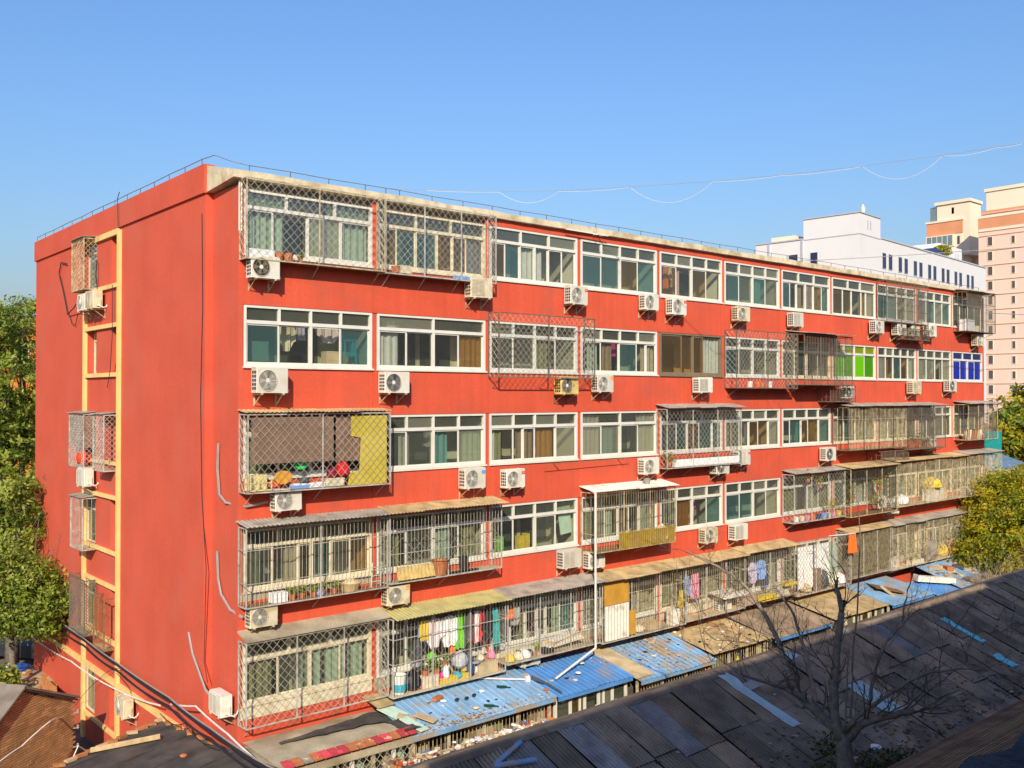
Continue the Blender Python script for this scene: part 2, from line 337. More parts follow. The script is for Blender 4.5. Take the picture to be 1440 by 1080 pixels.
def window(i, k, top=(1, 1, 1, 1), low=(1, 1, 1, 1), mat=PVC, x0=None, x1=None, z0=None, z1=None, glass=None, curt=(), tr=.27, detail=None, y=.03, gtop=None):
    x0 = XS[i] + .075 if x0 is None else x0; x1 = XS[i + 1] - .09 if x1 is None else x1
    z0 = SILL[k] if z0 is None else z0; z1 = TOP[k] - .01 if z1 is None else z1
    detail = (i < 7) if detail is None else detail
    rr = random.Random(i * 31 + k * 7 + 3)
    f = MB(); t = .07; d0, d1 = y - .03, y + .075
    f.box(x0, d0, z0, x0 + t, d1, z1); f.box(x1 - t, d0, z0, x1, d1, z1)
    f.box(x0 + t, d0 + .002, z0, x1 - t, d1 - .002, z0 + t); f.box(x0 + t, d0 + .002, z1 - t * .8, x1 - t, d1 - .002, z1)
    zt = z1 - (z1 - z0) * tr
    if top: f.box(x0 + t, d0 + .004, zt - .045, x1 - t, d1 - .004, zt + .045)
    else: zt = z1 - t + .045
    f.box(x0 - .03, d0 - .05, z0 - .05, x1 + .03, .02, z0 - .002)
    def spans(ws, m):
        tot = sum(ws); a = x0 + t; out = []; W_ = x1 - x0 - 2 * t
        for w in ws: out.append((a, a + W_ * w / tot)); a += W_ * w / tot
        return out
    ts = spans(top, 0) if top else []; ls = spans(low, 0)
    for a, b_ in ts[1:]: f.box(a - .033, d0 + .006, zt + .045, a + .033, d1 - .006, z1 - t * .8)
    nl = len(ls)
    for q, (a, b_) in enumerate(ls[1:]):
        if nl in (4, 6) and q == nl // 2 - 1: f.box(a - .04, d0 + .006, z0 + t, a + .04, d1 - .006, zt - .045)
    w = f.build('window', mat, block)
    gl = glass or [rr.choice([0, 0, 0, 1, 1, 2, 3, 3]) for _ in range(nl)]
    jobs = []
    for q, (a, b_) in enumerate(ts):
        jobs.append((a + .03, b_ - .03, zt + .04, z1 - t * .75, y + .03, gtop or (GL[1] if rr.random() < .75 else GL[3])))
    for q, (a, b_) in enumerate(ls):
        yy = y + (.0 if q % 2 == 0 else .034)
        gm = gl[q % len(gl)]; gm = GL[gm] if isinstance(gm, int) else gm
        if detail: inst('sash', sash_mesh(b_ - a, zt - .045 - z0 - t, mat), w, (a, yy, z0 + t))
        else: f2 = None
        jobs.append((a + .034, b_ - .034, z0 + t + .034, zt - .08, yy + .015, gm))
    if detail:
        for (a, b_, c, e, yy, gm) in jobs: inst('pane', pane_mesh(gm), w, ((a + b_) / 2, yy, (c + e) / 2), scale=(b_ - a, .006, e - c))
    else:
        fm = MB()
        for (a, b_) in ls:
            for xx in (a, b_ - .04): fm.box(xx, y + .004, z0 + t, xx + .04, y + .04, zt - .045)
        fm.build('sash', mat, w)
        mats = []; pm = MB()
        for (a, b_, c, e, yy, gm) in jobs:
            if gm not in mats: mats.append(gm)
            pm.box(a, yy - .003, c, b_, yy + .003, e, mats.index(gm))
        o = pm.build('pane', mats, w); o['kind'] = 'stuff'
    for c in curt:
        a = x0 + .08 + (x1 - x0 - .16) * c[1]; b_ = x0 + .08 + (x1 - x0 - .16) * c[2]
        curtain(w, a, b_, z0 - .25, (zt if len(c) < 4 else z1), CURT[c[0]])
    return w
E4 = (1, 1, 1, 1)
# sixth storey
window(0, 5, (1, 1.3, 1), (.8, 1.1, .55, .55, 1.0), PVC, glass=[0, 0, 3, 3, 0], curt=[('green', 0, .3, 1), ('green', .5, .64), ('green', .66, 1.0, 1)])
window(1, 5, (1, 1, 1), (.8, .9, 1, .8, .7, .9), CREAM, glass=[4, 2, 2, 4, 4, 1], curt=[('olive', .0, .22), ('tan', .5, .62), ('lilac', .8, 1)])
window(2, 5, (1, 1, 1), (.7, .75, .75, .75, .75, .75), PVC, glass=[4, 2, 0, 0, 0, 0], curt=[('white', .36, .62)])
window(3, 5, E4, E4, PVC, glass=[2, 2, 4, 2])
window(4, 5, E4, E4, PVC, glass=[4, 0, 4, 0], curt=[('pink', .27, .33)])
window(5, 5, E4, E4, PVC, glass=[2, 1, 2, 1], curt=[('green', .5, .72)])
window(6, 5, (1, 1, 1), (.7, .6, .8, .8, .8, .7), PVC, glass=[2, 0, 0, 3, 4, 2], curt=[('tan', .34, .45), ('olive', .7, .8)])
window(7, 5, (1.2, 1, 1.2), (1, .9, 1, .5, .9), PVC, glass=[4, 4, 0, 4, 3], curt=[('beige', .68, 1)])
window(8, 5, E4, E4, PVC, glass=[2, 2, 0, 3], curt=[('white', .35, .5)])
window(9, 5, E4, (1, 1, 1, 1), PVC, glass=[1, 2, 3, 2])
window(10, 5, (1, 1, 1), E4, CREAM, glass=[1, 1, 2, 2])
# fifth storey
window(0, 4, E4, E4, PVC, glass=[2, 0, 0, 2])
window(1, 4, (1, 1), E4, PVC, glass=[0, 0, 0, 4], curt=[('white', .02, .2), ('beige', .8, 1)])
window(2, 4, E4, E4, PVC, glass=[1, 1, 0, 1], curt=[('olive', .52, .72)])
window(3, 4, E4, (1, 1, 1, .55, .55), PVC, glass=[0, 0, 2, 0, 0], curt=[('green', .1, .22), ('tan', .3, .42), ('beige', .82, 1)])
wn = window(4, 4, (), (1.1, .6, .6, 1), BROWNF, glass=[4, 4, 4, 0], curt=[('white', .70, 1, 1)])
window(5, 4, E4, E4, PVC, glass=[2, 1, 1, 1])
window(6, 4, E4, E4, CREAM)
window(7, 4, E4, E4, PVC, glass=[GREENGL, M2GREEN], detail=True, gtop=LIMEGL)
window(8, 4, (1,) * 5, (1,) * 5, PVC, glass=[3, 4, 2, 4, 3], curt=[('lilac', 0, .35), ('white', .8, 1)])
window(9, 4, E4, E4, PVC, glass=[3, 3, 0, 3], curt=[('olive', .0, .25), ('beige', .75, 1)])
window(10, 4, (1, 1, 1), E4, PVC, glass=[BLUEGL], detail=True, gtop=M2BLUE)
# fourth storey
window(0, 3, E4, E4, PVC, glass=[0, 1, 1, 1], curt=[('olive', 0, .2)])
window(1, 3, E4, E4, PVC, glass=[1, 1, 0, 3], curt=[('white', .2, .3), ('teal', .52, .66), ('green', .8, 1)])
window(2, 3, E4, (1, .45, .55, 1, 1), PVC, glass=[0, 0, 0, 4, 3], curt=[('white', .02, .07), ('olive', .07, .13), ('tan', .3, .5), ('floral', .55, .75)])
window(3, 3, (1, 1), E4, PVC, glass=[3, 3, 1, 3], curt=[('floral', 0, .24, 1), ('teal', .27, .45), ('floral', .76, 1, 1)])
window(4, 3, (1, 1, 1), (1, .7, .8, .9, .6), PVC, glass=[1, 2, 4, 2, 2], curt=[('tan', .4, .55)])
window(5, 3, E4, (1, .7, .7, .8, .8), PVC, glass=[1, 1, 4, 4, 3], curt=[('olive', .0, .28), ('lilac', .4, .5)])
window(6, 3, E4, (.5, .8, .5, .8, .8), PVC, glass=[0, 2, 4, 4, 2], curt=[('green', .3, .42), ('olive', .6, .75)])
for i in (7, 8, 9, 10): window(i, 3, E4, E4, CREAM if i != 9 else PVC, curt=[('beige', .05, .4), ('olive', .6, .9)])
# third storey
window(0, 2, E4, (1, 1, .5, .8, .8, .8), CREAM, glass=[1, 0, 0, 2, 1, 4], curt=[('olive', .0, .12), ('beige', .3, .42)])
window(1, 2, E4, E4, PVC, glass=[0, 1, 0, 0], curt=[('olive', .0, .2), ('green', .52, .7), ('olive', .8, .95)])
window(2, 2, E4, E4, PVC, glass=[0, 0, 1, 0])
window(3, 2, E4, (1, .6, .5, .5, .8), PVC, glass=[3, 0, 0, 0, 3], curt=[('olive', 0, .26), ('green', .32, .42), ('tan', .52, .6), ('green', .8, .9)])
window(4, 2, E4, E4, PVC, glass=[2, 4, 0, 2], curt=[('tan', .28, .48)])
window(5, 2, E4, E4, PVC, glass=[2, 2, 1, 3])
for i in range(6, 11): window(i, 2, E4, E4, PVC if i < 8 else CREAM, curt=[('olive', .1, .35), ('white', .55, .75)])
# second storey
window(0, 1, (1, 1, 1), E4, CREAM, glass=[0, 1, 0, 0], curt=[('olive', 0, .22), ('green', .45, .6), ('green', .64, .8), ('green', .84, .96)])
window(1, 1, E4, E4, PVC, glass=[0], curt=[('white', .75, .95)])
window(2, 1, E4, (1, .8, .6, .5, .8, .9), PVC, glass=[1, 0, 0, 0, 0, 2], curt=[('purple', .5, .56), ('green', .74, .95), ('olive', .3, .4)])
for i in range(3, 11): window(i, 1, E4, E4, PVC if i in (3, 5) else CREAM, curt=[('olive', .05, .3), ('green', .5, .62), ('beige', .7, .95)])
for i in range(0, 11): window(i, 0, E4, E4, CREAM, detail=False)
# ---- gable trim and slots
for (y0, y1, z1) in ((8.0, 8.17, 16.62), (11.43, 11.63, 14.9)): MB().box(gx - .10, y0, 0, gx - .001, y1, z1).build('trim_band', YEL, block)
for z, h, y0, y1 in ((16.50, .18, 8.17, 11.4), (14.86, .13, 8.17, 11.43), (13.62, .13, 8.17, 11.43), (12.06, .13, 8.17, 11.43), (9.28, .11, 8.17, 11.43), (8.2, .12, 8.17, 11.43), (6.46, .12, 8.17, 11.43), (5.38, .12, 8.17, 11.43), (3.66, .13, 8.17, 11.43), (.82, .12, 8.17, 11.43)):
    MB().box(gx - .085, y0 + .001, z, gx - .001, y1 - .001, z + h).build('trim_bar', YEL, block)
for y0, y1 in ((1.6, 7.999), (8.171, 11.429), (11.631, 17.99)): MB().box(gx - .09, y0, 2.43, gx - .001, y1, 2.6).build('string_course', YEL, block)
for k in range(6):
    for (y0, y1) in ((8.47, 8.97), (10.47, 11.41)):
        f = MB(); x = (gx + .02) if (y1 > 10 and k != 4) else 0.; z0, z1 = SILL[k], TOP[k]
        f.box(x, y0, z0, x + .06, y0 + .06, z1); f.box(x, y1 - .06, z0, x + .06, y1, z1); f.box(x, y0 + .06, z0, x + .06, y1 - .06, z0 + .06); f.box(x, y0 + .06, z1 - .06, x + .06, y1 - .06, z1); f.box(x, y0 + .06, z1 - .45, x + .06, y1 - .06, z1 - .4)
        wdw = f.build('window', CREAM, block)
        inst('pane', pane_mesh(GL[1]), wdw, (x + .03, (y0 + y1) / 2, (z0 + z1) / 2), scale=(.006, y1 - y0 - .1, z1 - z0 - .1))
        MB().box(x + .09, y0, z0, x + .11, y1, z1).build('blind', CURT['beige'] if y1 > 10 else INW, wdw)

# ================================================================== AIR CONDITIONERS
AC_W, AC_D, AC_H = .80, .30, .56
def make_ac(kind):
    root = thing('air_conditioner', '', 'air conditioner')
    body = {'beige': ACB, 'rusty': ACR, 'square_beige': ACB}.get(kind, ACW)
    yb, yf = -.13, -.13 - AC_D; hw = AC_W / 2
    b = MB(); e = .02
    prof = [(-hw, yb), (-hw, yf + e), (-hw + e, yf), (hw - e, yf), (hw, yf + e), (hw, yb)]
    b.prism([(x, y, 0) for x, y in prof], (0, 0, AC_H)); b.box(-hw - .004, yf + .05, AC_H, hw + .004, yb, AC_H + .012)
    for r in range(5):
        for c in range(3): b.box(-hw - .004, yb - .05 - c * .085, .07 + r * .09, -hw + .01, yb - .11 - c * .085, .13 + r * .09, 1)
    b.box(hw - .001, yb - .06, .06, hw + .035, yb - .2, .28, 0)
    b.build('casing', [body, DARK], root, local=True)
    fx = -.13; fz = AC_H / 2; y = yf
    if kind.startswith('square'):
        q = MB(); q.box(fx - .235, y - .004, fz - .225, fx + .235, y - .001, fz + .225, 1)
        for r in range(12): q.box(fx - .235, y - .014, fz - .225 + r * .0375, fx + .235, y - .004, fz - .205 + r * .0375)
        for c in (-.235, 0, .22): q.box(fx + c, y - .018, fz - .23, fx + c + .015, y - .004, fz + .23)
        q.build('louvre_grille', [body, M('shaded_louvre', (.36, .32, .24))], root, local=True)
    else:
        R = .225; q = MB(); n = 24
        q.add([(fx, y - .002, fz)] + [(fx + R * cos(2 * pi * k / n), y - .002, fz + R * sin(2 * pi * k / n)) for k in range(n)], [(0, 1 + k, 1 + (k + 1) % n) for k in range(n)])
        q.build('fan_opening', DARK if kind in ('dark', 'brown', 'rusty') else M('fan_shadow', (.11, .10, .09)), root, local=True)
        q = MB(); blade = {'brown': 1, 'rusty': 1}.get(kind, 1)
        for k in range(5):
            a = 2 * pi * k / 5 + .3
            pts = [(fx + r * cos(a + t), y - .005 - .006 * (t > .3), fz + r * sin(a + t)) for r, t in ((.05, 0), (.2, .1), (.205, .62), (.05, .8))]
            q.add(pts, [(0, 1, 2, 3)], 1)
        q.add([(fx, y - .014, fz)] + [(fx + .055 * cos(2 * pi * k / 10), y - .012, fz + .055 * sin(2 * pi * k / 10)) for k in range(10)], [(0, 1 + k, 1 + (k + 1) % 10) for k in range(10)], 0)
        q.build('fan', [FANW if kind in ('brown', 'dark', 'rusty') else GRILLEL, FANBR if kind in ('brown', 'beige', 'rusty') else FANGR if kind == 'dark' else GRILLE], root, local=True)
        q = MB()
        for r in ((.23, .2, .17, .14, .11, .08) if kind not in ('brown',) else (.23, .16)):
            q.tube([(fx + r * cos(2 * pi * k / 20), y - .02, fz + r * sin(2 * pi * k / 20)) for k in range(21)], .0075 if r > .22 else .0045, 3, cap=False)
        for k in range(6): q.tube([(fx + .05 * cos(k * pi / 3), y - .021, fz + .05 * sin(k * pi / 3)), (fx + .23 * cos(k * pi / 3), y - .021, fz + .23 * sin(k * pi / 3))], .004, 3)
        q.build('fan_grille', GRILLEL if kind in ('light', 'beige') else GRILLE, root, local=True)
    for sx in (-.27, .27):
        q = MB(); q.box(sx - .02, yf - .03, -.045, sx + .02, 0, -.008); q.box(sx - .02, -.02, -.3, sx + .02, 0, -.046)
        q.tube([(sx, -.02, -.28), (sx, yf + .06, -.045)], .014, 4); q.build('bracket', OLDST if kind != 'rusty' else RUST, root, local=True)
        q = MB(); q.box(sx - .05, yf - .01, -.008, sx + .05, yf + .05, .0); q.build('foot', body, root, local=True)
    q = MB(); q.tube([(hw + .03, yb - .14, .12), (hw + .1, yb - .1, .06), (hw + .12, yb, .02), (hw + .06, yb + .1, .05), (hw + .04, .02 - .01, .12)], .02, 5)
    q.build('pipe', WHITEC, root, local=True)
    kids_of(root); return root
PROTO = {}
def ac(x, z, kind, label, sticker=None, group='air conditioners on the front wall', loc=None, rz=0., sc=1.):
    if kind not in PROTO: PROTO[kind] = o = make_ac(kind)
    else: o = copy_tree(PROTO[kind])
    o.location = loc or (x, 0, z - AC_H / 2); o.rotation_euler = (0, 0, rz); sc *= RND.uniform(.93, 1.06); o.scale = (sc, sc, sc * RND.uniform(.95, 1.05)); o.rotation_euler = (0, RND.uniform(-.015, .015), rz + RND.uniform(-.03, .03))
    tag(o, label, 'air conditioner', group)
    if sticker:
        q = MB(); yf = -.13 - AC_D; q.box(.24, yf - .006, .40, .37, yf - .001, .49 if sticker is not STOR else .53); q.box(.26, yf - .008, .435, .345, yf - .0062, .447, 1)
        q.build('sticker', [sticker, FANW], o, local=True)
    return o
def bayn(x):
    for i in range(11):
        if x < XS[i + 1]: return BAY[i]
A = [
 (.53, 14.65, 'brown', None, 'air conditioner with a white fan hub under the top corner window cage'),
 (7.36, 14.63, 'square_beige', None, 'beige louvred air conditioner under the right end of the long top-storey window cage'),
 (11.38, 14.69, 'light', STRED, 'white air conditioner with a red dot below the sixth-storey third bay windows'),
 (14.93, 14.72, 'light', None, 'left of two neighbouring air conditioners below the sixth storey, on rusty yellow brackets'),
 (16.36, 14.63, 'light', STRED, 'right of two neighbouring air conditioners below the sixth storey, under windows with pink laundry'),
 (20.22, 14.60, 'beige', None, 'air conditioner below the sixth-storey windows of the sixth bay'),
 (23.92, 14.57, 'square', None, 'square-grilled white air conditioner below the sixth-storey windows of the seventh bay'),
 (30.43, 14.57, 'light', None, 'white air conditioner at the left foot of the far top-storey window cage'),
 (32.45, 14.57, 'light', None, 'small air conditioner tucked right under the far top-storey window cage'),
 (33.83, 14.58, 'beige', None, 'beige air conditioner inside the low wire guard under the far top-storey cage'),
 (35.52, 14.63, 'light', None, 'white air conditioner right of the low wire guard below the sixth storey'),
 (40.81, 14.36, 'beige', None, 'dusty air conditioner under the last top-storey cage at the far end'),
 (.71, 11.81, 'light', None, 'white air conditioner below the first fifth-storey window, nearest the corner'),
 (4.38, 11.82, 'dark', None, 'air conditioner with a dark fan below the second fifth-storey window'),
 (10.93, 11.79, 'rusty', None, 'yellowed rusty air conditioner below the diamond-mesh cage of the fifth storey'),
 (12.62, 11.87, 'light', STOR, 'white air conditioner with an orange label right of the yellowed rusty one'),
 (17.87, 11.86, 'square', None, 'white air conditioner below the brown-framed fifth-storey window'),
 (27.90, 11.63, 'dark', STBLUE, 'air conditioner with a blue label below the green-curtained window'),
 (33.90, 11.84, 'square_beige', None, 'beige louvred air conditioner below the five-pane fifth-storey window'),
 (37.68, 11.95, 'dark', None, 'white air conditioner just left of the blue-curtained window'),
 (1.17, 8.86, 'light', None, 'air conditioner hanging under the cage with the brown blind'),
 (7.12, 9.04, 'light', STBLUE, 'white air conditioner with a blue label below the fourth-storey second bay'),
 (8.69, 8.96, 'light', STRED, 'white air conditioner with a red label below the fourth-storey third bay'),
 (14.88, 9.04, 'light', None, 'white air conditioner above the white-roofed cage of the third storey'),
 (18.85, 8.84, 'dark', STBLUE, 'air conditioner with a blue label under the white planter of the fourth storey'),
 (20.26, 9.10, 'square', STRED, 'white air conditioner right of the white planter of the fourth storey'),
 (26.31, 8.99, 'dark', None, 'air conditioner with a dark fan below the fourth-storey seventh bay'),
 (35.49, 9.07, 'light', STBLUE, 'white air conditioner under the plain white window between far fourth-storey cages'),
 (.51, 6.05, 'beige', None, 'white air conditioner below the barred third-storey cage at the near corner'),
 (4.46, 6.03, 'beige', STOR, 'air conditioner with an orange label below the cage holding terracotta and black pots'),
 (11.05, 6.26, 'square', None, 'louvred air conditioner left of the white drainpipe below the third storey'),
 (12.20, 6.11, 'light', STOR, 'air conditioner with an orange label directly behind the white drainpipe'),
 (18.18, 6.33, 'beige', None, 'air conditioner with a brown fan below the third-storey fifth bay'),
 (19.98, 6.27, 'square', None, 'louvred air conditioner below the third-storey sixth bay'),
 (31.74, 6.31, 'light', None, 'air conditioner just outside the cage in the ninth bay of the third storey'),
 (30.67, 6.65, 'dark', None, 'air conditioner in the foot of the plant-filled cage of the third storey'),
 (39.65, 6.46, 'light', None, 'white air conditioner below the last third-storey windows at the far end'),
 (9.30, 3.48, 'brown', None, 'old beige air conditioner resting just above the bright blue shed roof'),
 (19.02, 3.67, 'light', None, 'air conditioner beneath a small tin canopy above the tan shed roof'),
 (22.79, 3.70, 'square', STRED, 'white air conditioner with a red mark above the dark shed roof'),
 (31.78, 3.65, 'light', None, 'white air conditioner above the far blue shed roofs')]
for x, z, k, st, lab in A: ac(x, z, k, lab, st)
GRPG = 'air conditioners on the gable'
H = -pi / 2
ac(0, 0, 'light', 'outer of two stacked air conditioners below the top gable cage', None, GRPG, (gx, 10.75, 14.27), H)
ac(0, 0, 'square_beige', 'inner of two stacked air conditioners below the top gable cage, stained beige', None, GRPG, (gx, 9.85, 14.27), H)
ac(0, 0, 'square', 'air conditioner under the gable cage with the red lantern', None, GRPG, (gx, 10.65, 8.5), H)
ac(0, 0, 'beige', 'low beige air conditioner on the gable near the black felt roof', None, GRPG, (gx, 6.75, 1.98), H)
ac(0, 0, 'square', 'white air conditioner low on the wall by the near corner', None, GRPG, (0, .36, 3.62), H)

# ================================================================== WINDOW CAGES
def diag(u0, u1, v0, v1, sp, sl):
    out = []; hgt = (v1 - v0) / sl; c = u0 - hgt if sl > 0 else u0
    a = u0 - abs(hgt) + sp * .3
    while a < u1:
        p = (a, v0), (a + abs(hgt), v1)
        q = []
        (xa, ya), (xb, yb) = p
        t0 = max(0, (u0 - xa) / (xb - xa)); t1 = min(1, (u1 - xa) / (xb - xa))
        if t1 - t0 > .01:
            A_ = (xa + (xb - xa) * t0, ya + (yb - ya) * t0); B_ = (xa + (xb - xa) * t1, ya + (yb - ya) * t1)
            if sl < 0: A_ = (A_[0], v0 + v1 - A_[1]); B_ = (B_[0], v0 + v1 - B_[1])
            jt = lambda p_: (p_[0] + RND.uniform(-.012, .012) if u0 + .02 < p_[0] < u1 - .02 else p_[0], p_[1])
            out.append((jt(A_), jt(B_)))
        a += sp
    return out
BARM = {}
def bar_mesh(h, r, mat):
    k = (round(h, 2), r, mat.name)
    if k not in BARM: BARM[k] = MB().tube([(0, 0, 0), (0, 0, h)], r, 4).mesh('bar', mat)
    return BARM[k]
def corr(b, w, L, n, amp, th=.008, trap=False, mi=0, sag=0.):
    """a ribbed sheet: x 0..w across the ribs, y 0..-L down the slope"""
    pts = []
    if trap:
        for i in range(n):
            u = w * i / n; s_ = w / n
            pts += [(u, 0), (u + s_ * .62, 0), (u + s_ * .72, amp), (u + s_ * .90, amp)]
        pts.append((w, 0))
    else:
        for i in range(2 * n + 1): pts.append((w * i / (2 * n), amp * (i % 2)))
    m = len(pts); vs = []
    for y in (0, -L):
        for u, h in pts: vs.append((u, y, h))
        for u, h in pts: vs.append((u, y, h - th))
    fs = []
    for i in range(m - 1):
        fs.append((i, 2 * m + i, 2 * m + i + 1, i + 1)); fs.append((m + i, m + i + 1, 3 * m + i + 1, 3 * m + i))
        fs.append((2 * m + i, 3 * m + i, 3 * m + i + 1, 2 * m + i + 1)); fs.append((i, i + 1, m + i + 1, m + i))
    fs += [(0, m, 3 * m, 2 * m), (m - 1, 3 * m - 1, 4 * m - 1, 2 * m - 1)][:1]
    return b.add(vs, fs, mi)
SHEET = {}
def grooved(w, L, n, amp, th=.008):
    b = MB(); pts = []
    for i in range(n):
        u = w * i / n; q = w / n; pts += [(u, amp * .9), (u + q * .25, amp), (u + q * .5, amp * .9), (u + q * .72, 0), (u + q * .84, 0)]
    pts.append((w, amp * .9)); m = len(pts)
    for y in (0, -L):
        b.v += [(u, y, h) for u, h in pts]
    for i in range(m - 1): b.f.append((i, m + i, m + i + 1, i + 1)); b.m.append(1 if i % 5 in (3,) else 0)
    b.add([(0, -L, amp), (w, -L, amp), (w, -L, -.012), (0, -L, -.012)], [(0, 3, 2, 1)], 1)
    return b
def sheet(parent, x, y, z, w, L, mat, rx, n=6, amp=.03, trap=False, ry=0., rz=0., name='roof_sheet', world=True):
    k = (round(w, 2), round(L, 2), mat.name, n, trap, amp)
    if k not in SHEET: SHEET[k] = grooved(w, L, n, amp).mesh(name, [mat, GROOVE]) if trap == 'groove' else corr(MB(), w, L, n, amp, trap=trap).mesh(name, mat)
    o = wloc(parent) if parent else Vector((0, 0, 0))
    return inst(name, SHEET[k], parent, (x - o.x, y - o.y, z - o.z), (rx, ry, rz))
def cage(x0, x1, z0, z1, d, style, label, roof=None, steel=WIREM, frame=STEEL, tray=RUST, rh=None, sp=.215, r=.006, over=.14, posts=None, group='window cages on the front wall', indiv=True, drop=.12, top=True, brk=True):
    c = thing('window_cage', label, 'window cage', (x0, 0, z0), group)
    fr = .015; f = MB(); n = posts or max(1, round((x1 - x0) / 1.35))
    for i in range(n + 1):
        x = x0 + (x1 - x0) * i / n; f.box(x - fr, -d - fr, z0, x + fr, -d + fr, z1)
    for z in (z0, z1):
        f.box(x0, -d - fr * .9, z - fr, x1, -d + fr * .9, z + fr)
        for x in (x0, x1): f.box(x - fr * .9, -d, z - fr * .95, x + fr * .9, -.005, z + fr * .95)
    for x in (x0, x1): f.box(x - fr, -.04, z0, x + fr, -.006, z1)
    f.build('frame', frame, c)
    if style in ('diamond', 'fine'):
        m = MB(); q = sp
        for a, b_ in diag(x0, x1, z0, z1, q, 1.05) + diag(x0, x1, z0, z1, q, -1.05):
            m.tube([(a[0], -d, a[1]), (b_[0], -d, b_[1])], r, 3, cap=False)
        for x in (x0, x1):
            for a, b_ in diag(-d, -.01, z0, z1, q, 1.05) + diag(-d, -.01, z0, z1, q, -1.05):
                m.tube([(x, a[0], a[1]), (x, b_[0], b_[1])], r, 3, cap=False)
        tag(m.build('wire_mesh', steel, c), kind='stuff')
    else:
        if not indiv: r *= 1.7
        bm = bar_mesh(z1 - z0, r, steel); stp = .115; nb = int((x1 - x0) / stp); m = MB()
        for i in range(1, nb):
            x = x0 + (x1 - x0) * i / nb
            if indiv: inst('bar', bm, c, (x - x0, -d, 0), (0, 0, .4))
            else: m.tube([(x, -d, z0), (x, -d, z1)], r, 3, cap=False)
        for x in (x0, x1):
            for yy in (d * .33, d * .66):
                if indiv: inst('bar', bm, c, (x - x0, -yy, 0))
                else: m.tube([(x, -yy, z0), (x, -yy, z1)], r, 3, cap=False)
        rails = MB()
        for t in ((.3, .72) if style == 'bars' else (.42, .74)):
            z = z0 + (z1 - z0) * t; rails.box(x0, -d - .012, z - .008, x1, -d + .012, z + .008)
            for x in (x0, x1): rails.box(x - .01, -d, z - .007, x + .01, -.01, z + .007)
        rails.build('rail', steel, c)
        if style == 'lattice':
            lt = MB(); zc = z0 + (z1 - z0) * .45; hh = (z1 - z0) * .2; w_ = .8; k = max(2, round((x1 - x0) / w_)); w_ = (x1 - x0) / k
            for i in range(k):
                a = x0 + w_ * i
                for s_ in (-1, 1): lt.tube([(a, -d - .015, zc), (a + w_ / 2, -d - .015, zc + s_ * hh), (a + w_, -d - .015, zc)], r * .9, 3)
                if i < k - 1:
                    for s_ in (-1, 1): lt.tube([(a + w_ * .55, -d - .02, zc), (a + w_, -d - .02, zc + s_ * hh * .9), (a + w_ * 1.45, -d - .02, zc)], r * .8, 3)
            lt.build('lattice', steel, c)
        if not indiv: tag(m.build('bars', steel, c), kind='stuff')
    if tray:
        t = MB(); t.box(x0 + .01, -d + .02, z0 + .004, x1 - .01, -.012, z0 + .024); t.build('tray', tray, c)
    if brk:
        for i in range(n + 1):
            x = x0 + .15 + (x1 - x0 - .3) * i / n; MB().tube([(x, -d + .03, z0 - .01), (x, -.01, z0 - .32)], .012, 4).build('bracket', frame, c)
    if roof:
        y0, y1 = -.005, -d - over; zb = rh if rh else z1 + .05 + drop; k = max(1, round((x1 - x0 + .15) / .95)); w_ = (x1 - x0 + .16) / k; L = math.hypot(y1 - y0, drop + .04); a = math.asin(min(.9, (drop + .0) / L))
        for i in range(k): sheet(c, x0 - .08 + w_ * i + RND.uniform(-.02, .02), y0 + RND.uniform(-.0, .0), zb + .004 * (i % 2), w_ + .03, L + RND.uniform(-.02, .06), roof, a, 9, .022, ry=RND.uniform(-.006, .006), rz=RND.uniform(-.012, .012))
    return c
cage(.02, 4.0, 14.83, 16.81, .42, 'diamond', 'tall diamond-mesh cage over the pale green curtains at the top near corner', steel=WIREM, frame=OLDST, posts=2)
cage(4.02, 7.9, 14.8, 16.81, .42, 'diamond', 'tall diamond-mesh cage over cream windows, second bay of the top storey', steel=WIREM, posts=3)
cage(30.95, 34.9, 14.85, 16.75, .5, 'bars', 'old rusty barred cage under the roof edge, ninth bay of the top storey', steel=DKSTEEL, frame=DKSTEEL, indiv=False)
cage(38.65, 42.0, 14.75, 16.75, .7, 'bars', 'last cage of the top storey, at the far end of the roof', steel=DKSTEEL, frame=DKSTEEL, indiv=False, roof=GREYS)
cage(7.95, 12.0, 12.02, 13.95, .5, 'diamond', 'diamond-mesh cage on the third bay of the fifth storey', steel=WIREM, posts=2, frame=DKSTEEL, tray=None)
cage(19.55, 23.6, 11.75, 13.95, .55, 'diamond', 'diamond-mesh cage on the sixth bay with a ragged flowerpot shelf below', steel=WIREM, posts=2, frame=DKSTEEL)
cage(23.65, 27.3, 11.9, 13.95, .85, 'bars', 'grey barred cage left of the green-curtained window', roof=GREYS, steel=DKSTEEL, frame=DKSTEEL, indiv=False)
cage(26.0, 28.0, 11.2, 11.9, .6, 'bars', 'small rusty box cage hanging below the grey barred cage', steel=DKSTEEL, frame=DKSTEEL, indiv=False)
cage(.03, 4.12, 9.08, 11.0, .5, 'diamond', 'diamond-mesh cage with a rolled brown blind and a yellow cloth, fourth storey', roof=TANS, posts=2, steel=WIREM, drop=.06, over=.06)
cage(15.6, 19.9, 8.9, 10.98, .5, 'diamond', 'diamond-mesh cage with a white planter along its foot, fourth storey', roof=GREYS, posts=3, steel=WIREM)
cage(27.15, 32.3, 9.1, 10.95, .75, 'bars', 'long rusty barred cage below the green-curtained window', roof=GREYS, steel=OLDST, frame=DKSTEEL, indiv=False)
cage(32.35, 36.0, 8.95, 10.95, .8, 'bars', 'barred cage with green plants inside, right of the long rusty one', roof=GREYS, steel=DKSTEEL, frame=DKSTEEL, indiv=False)
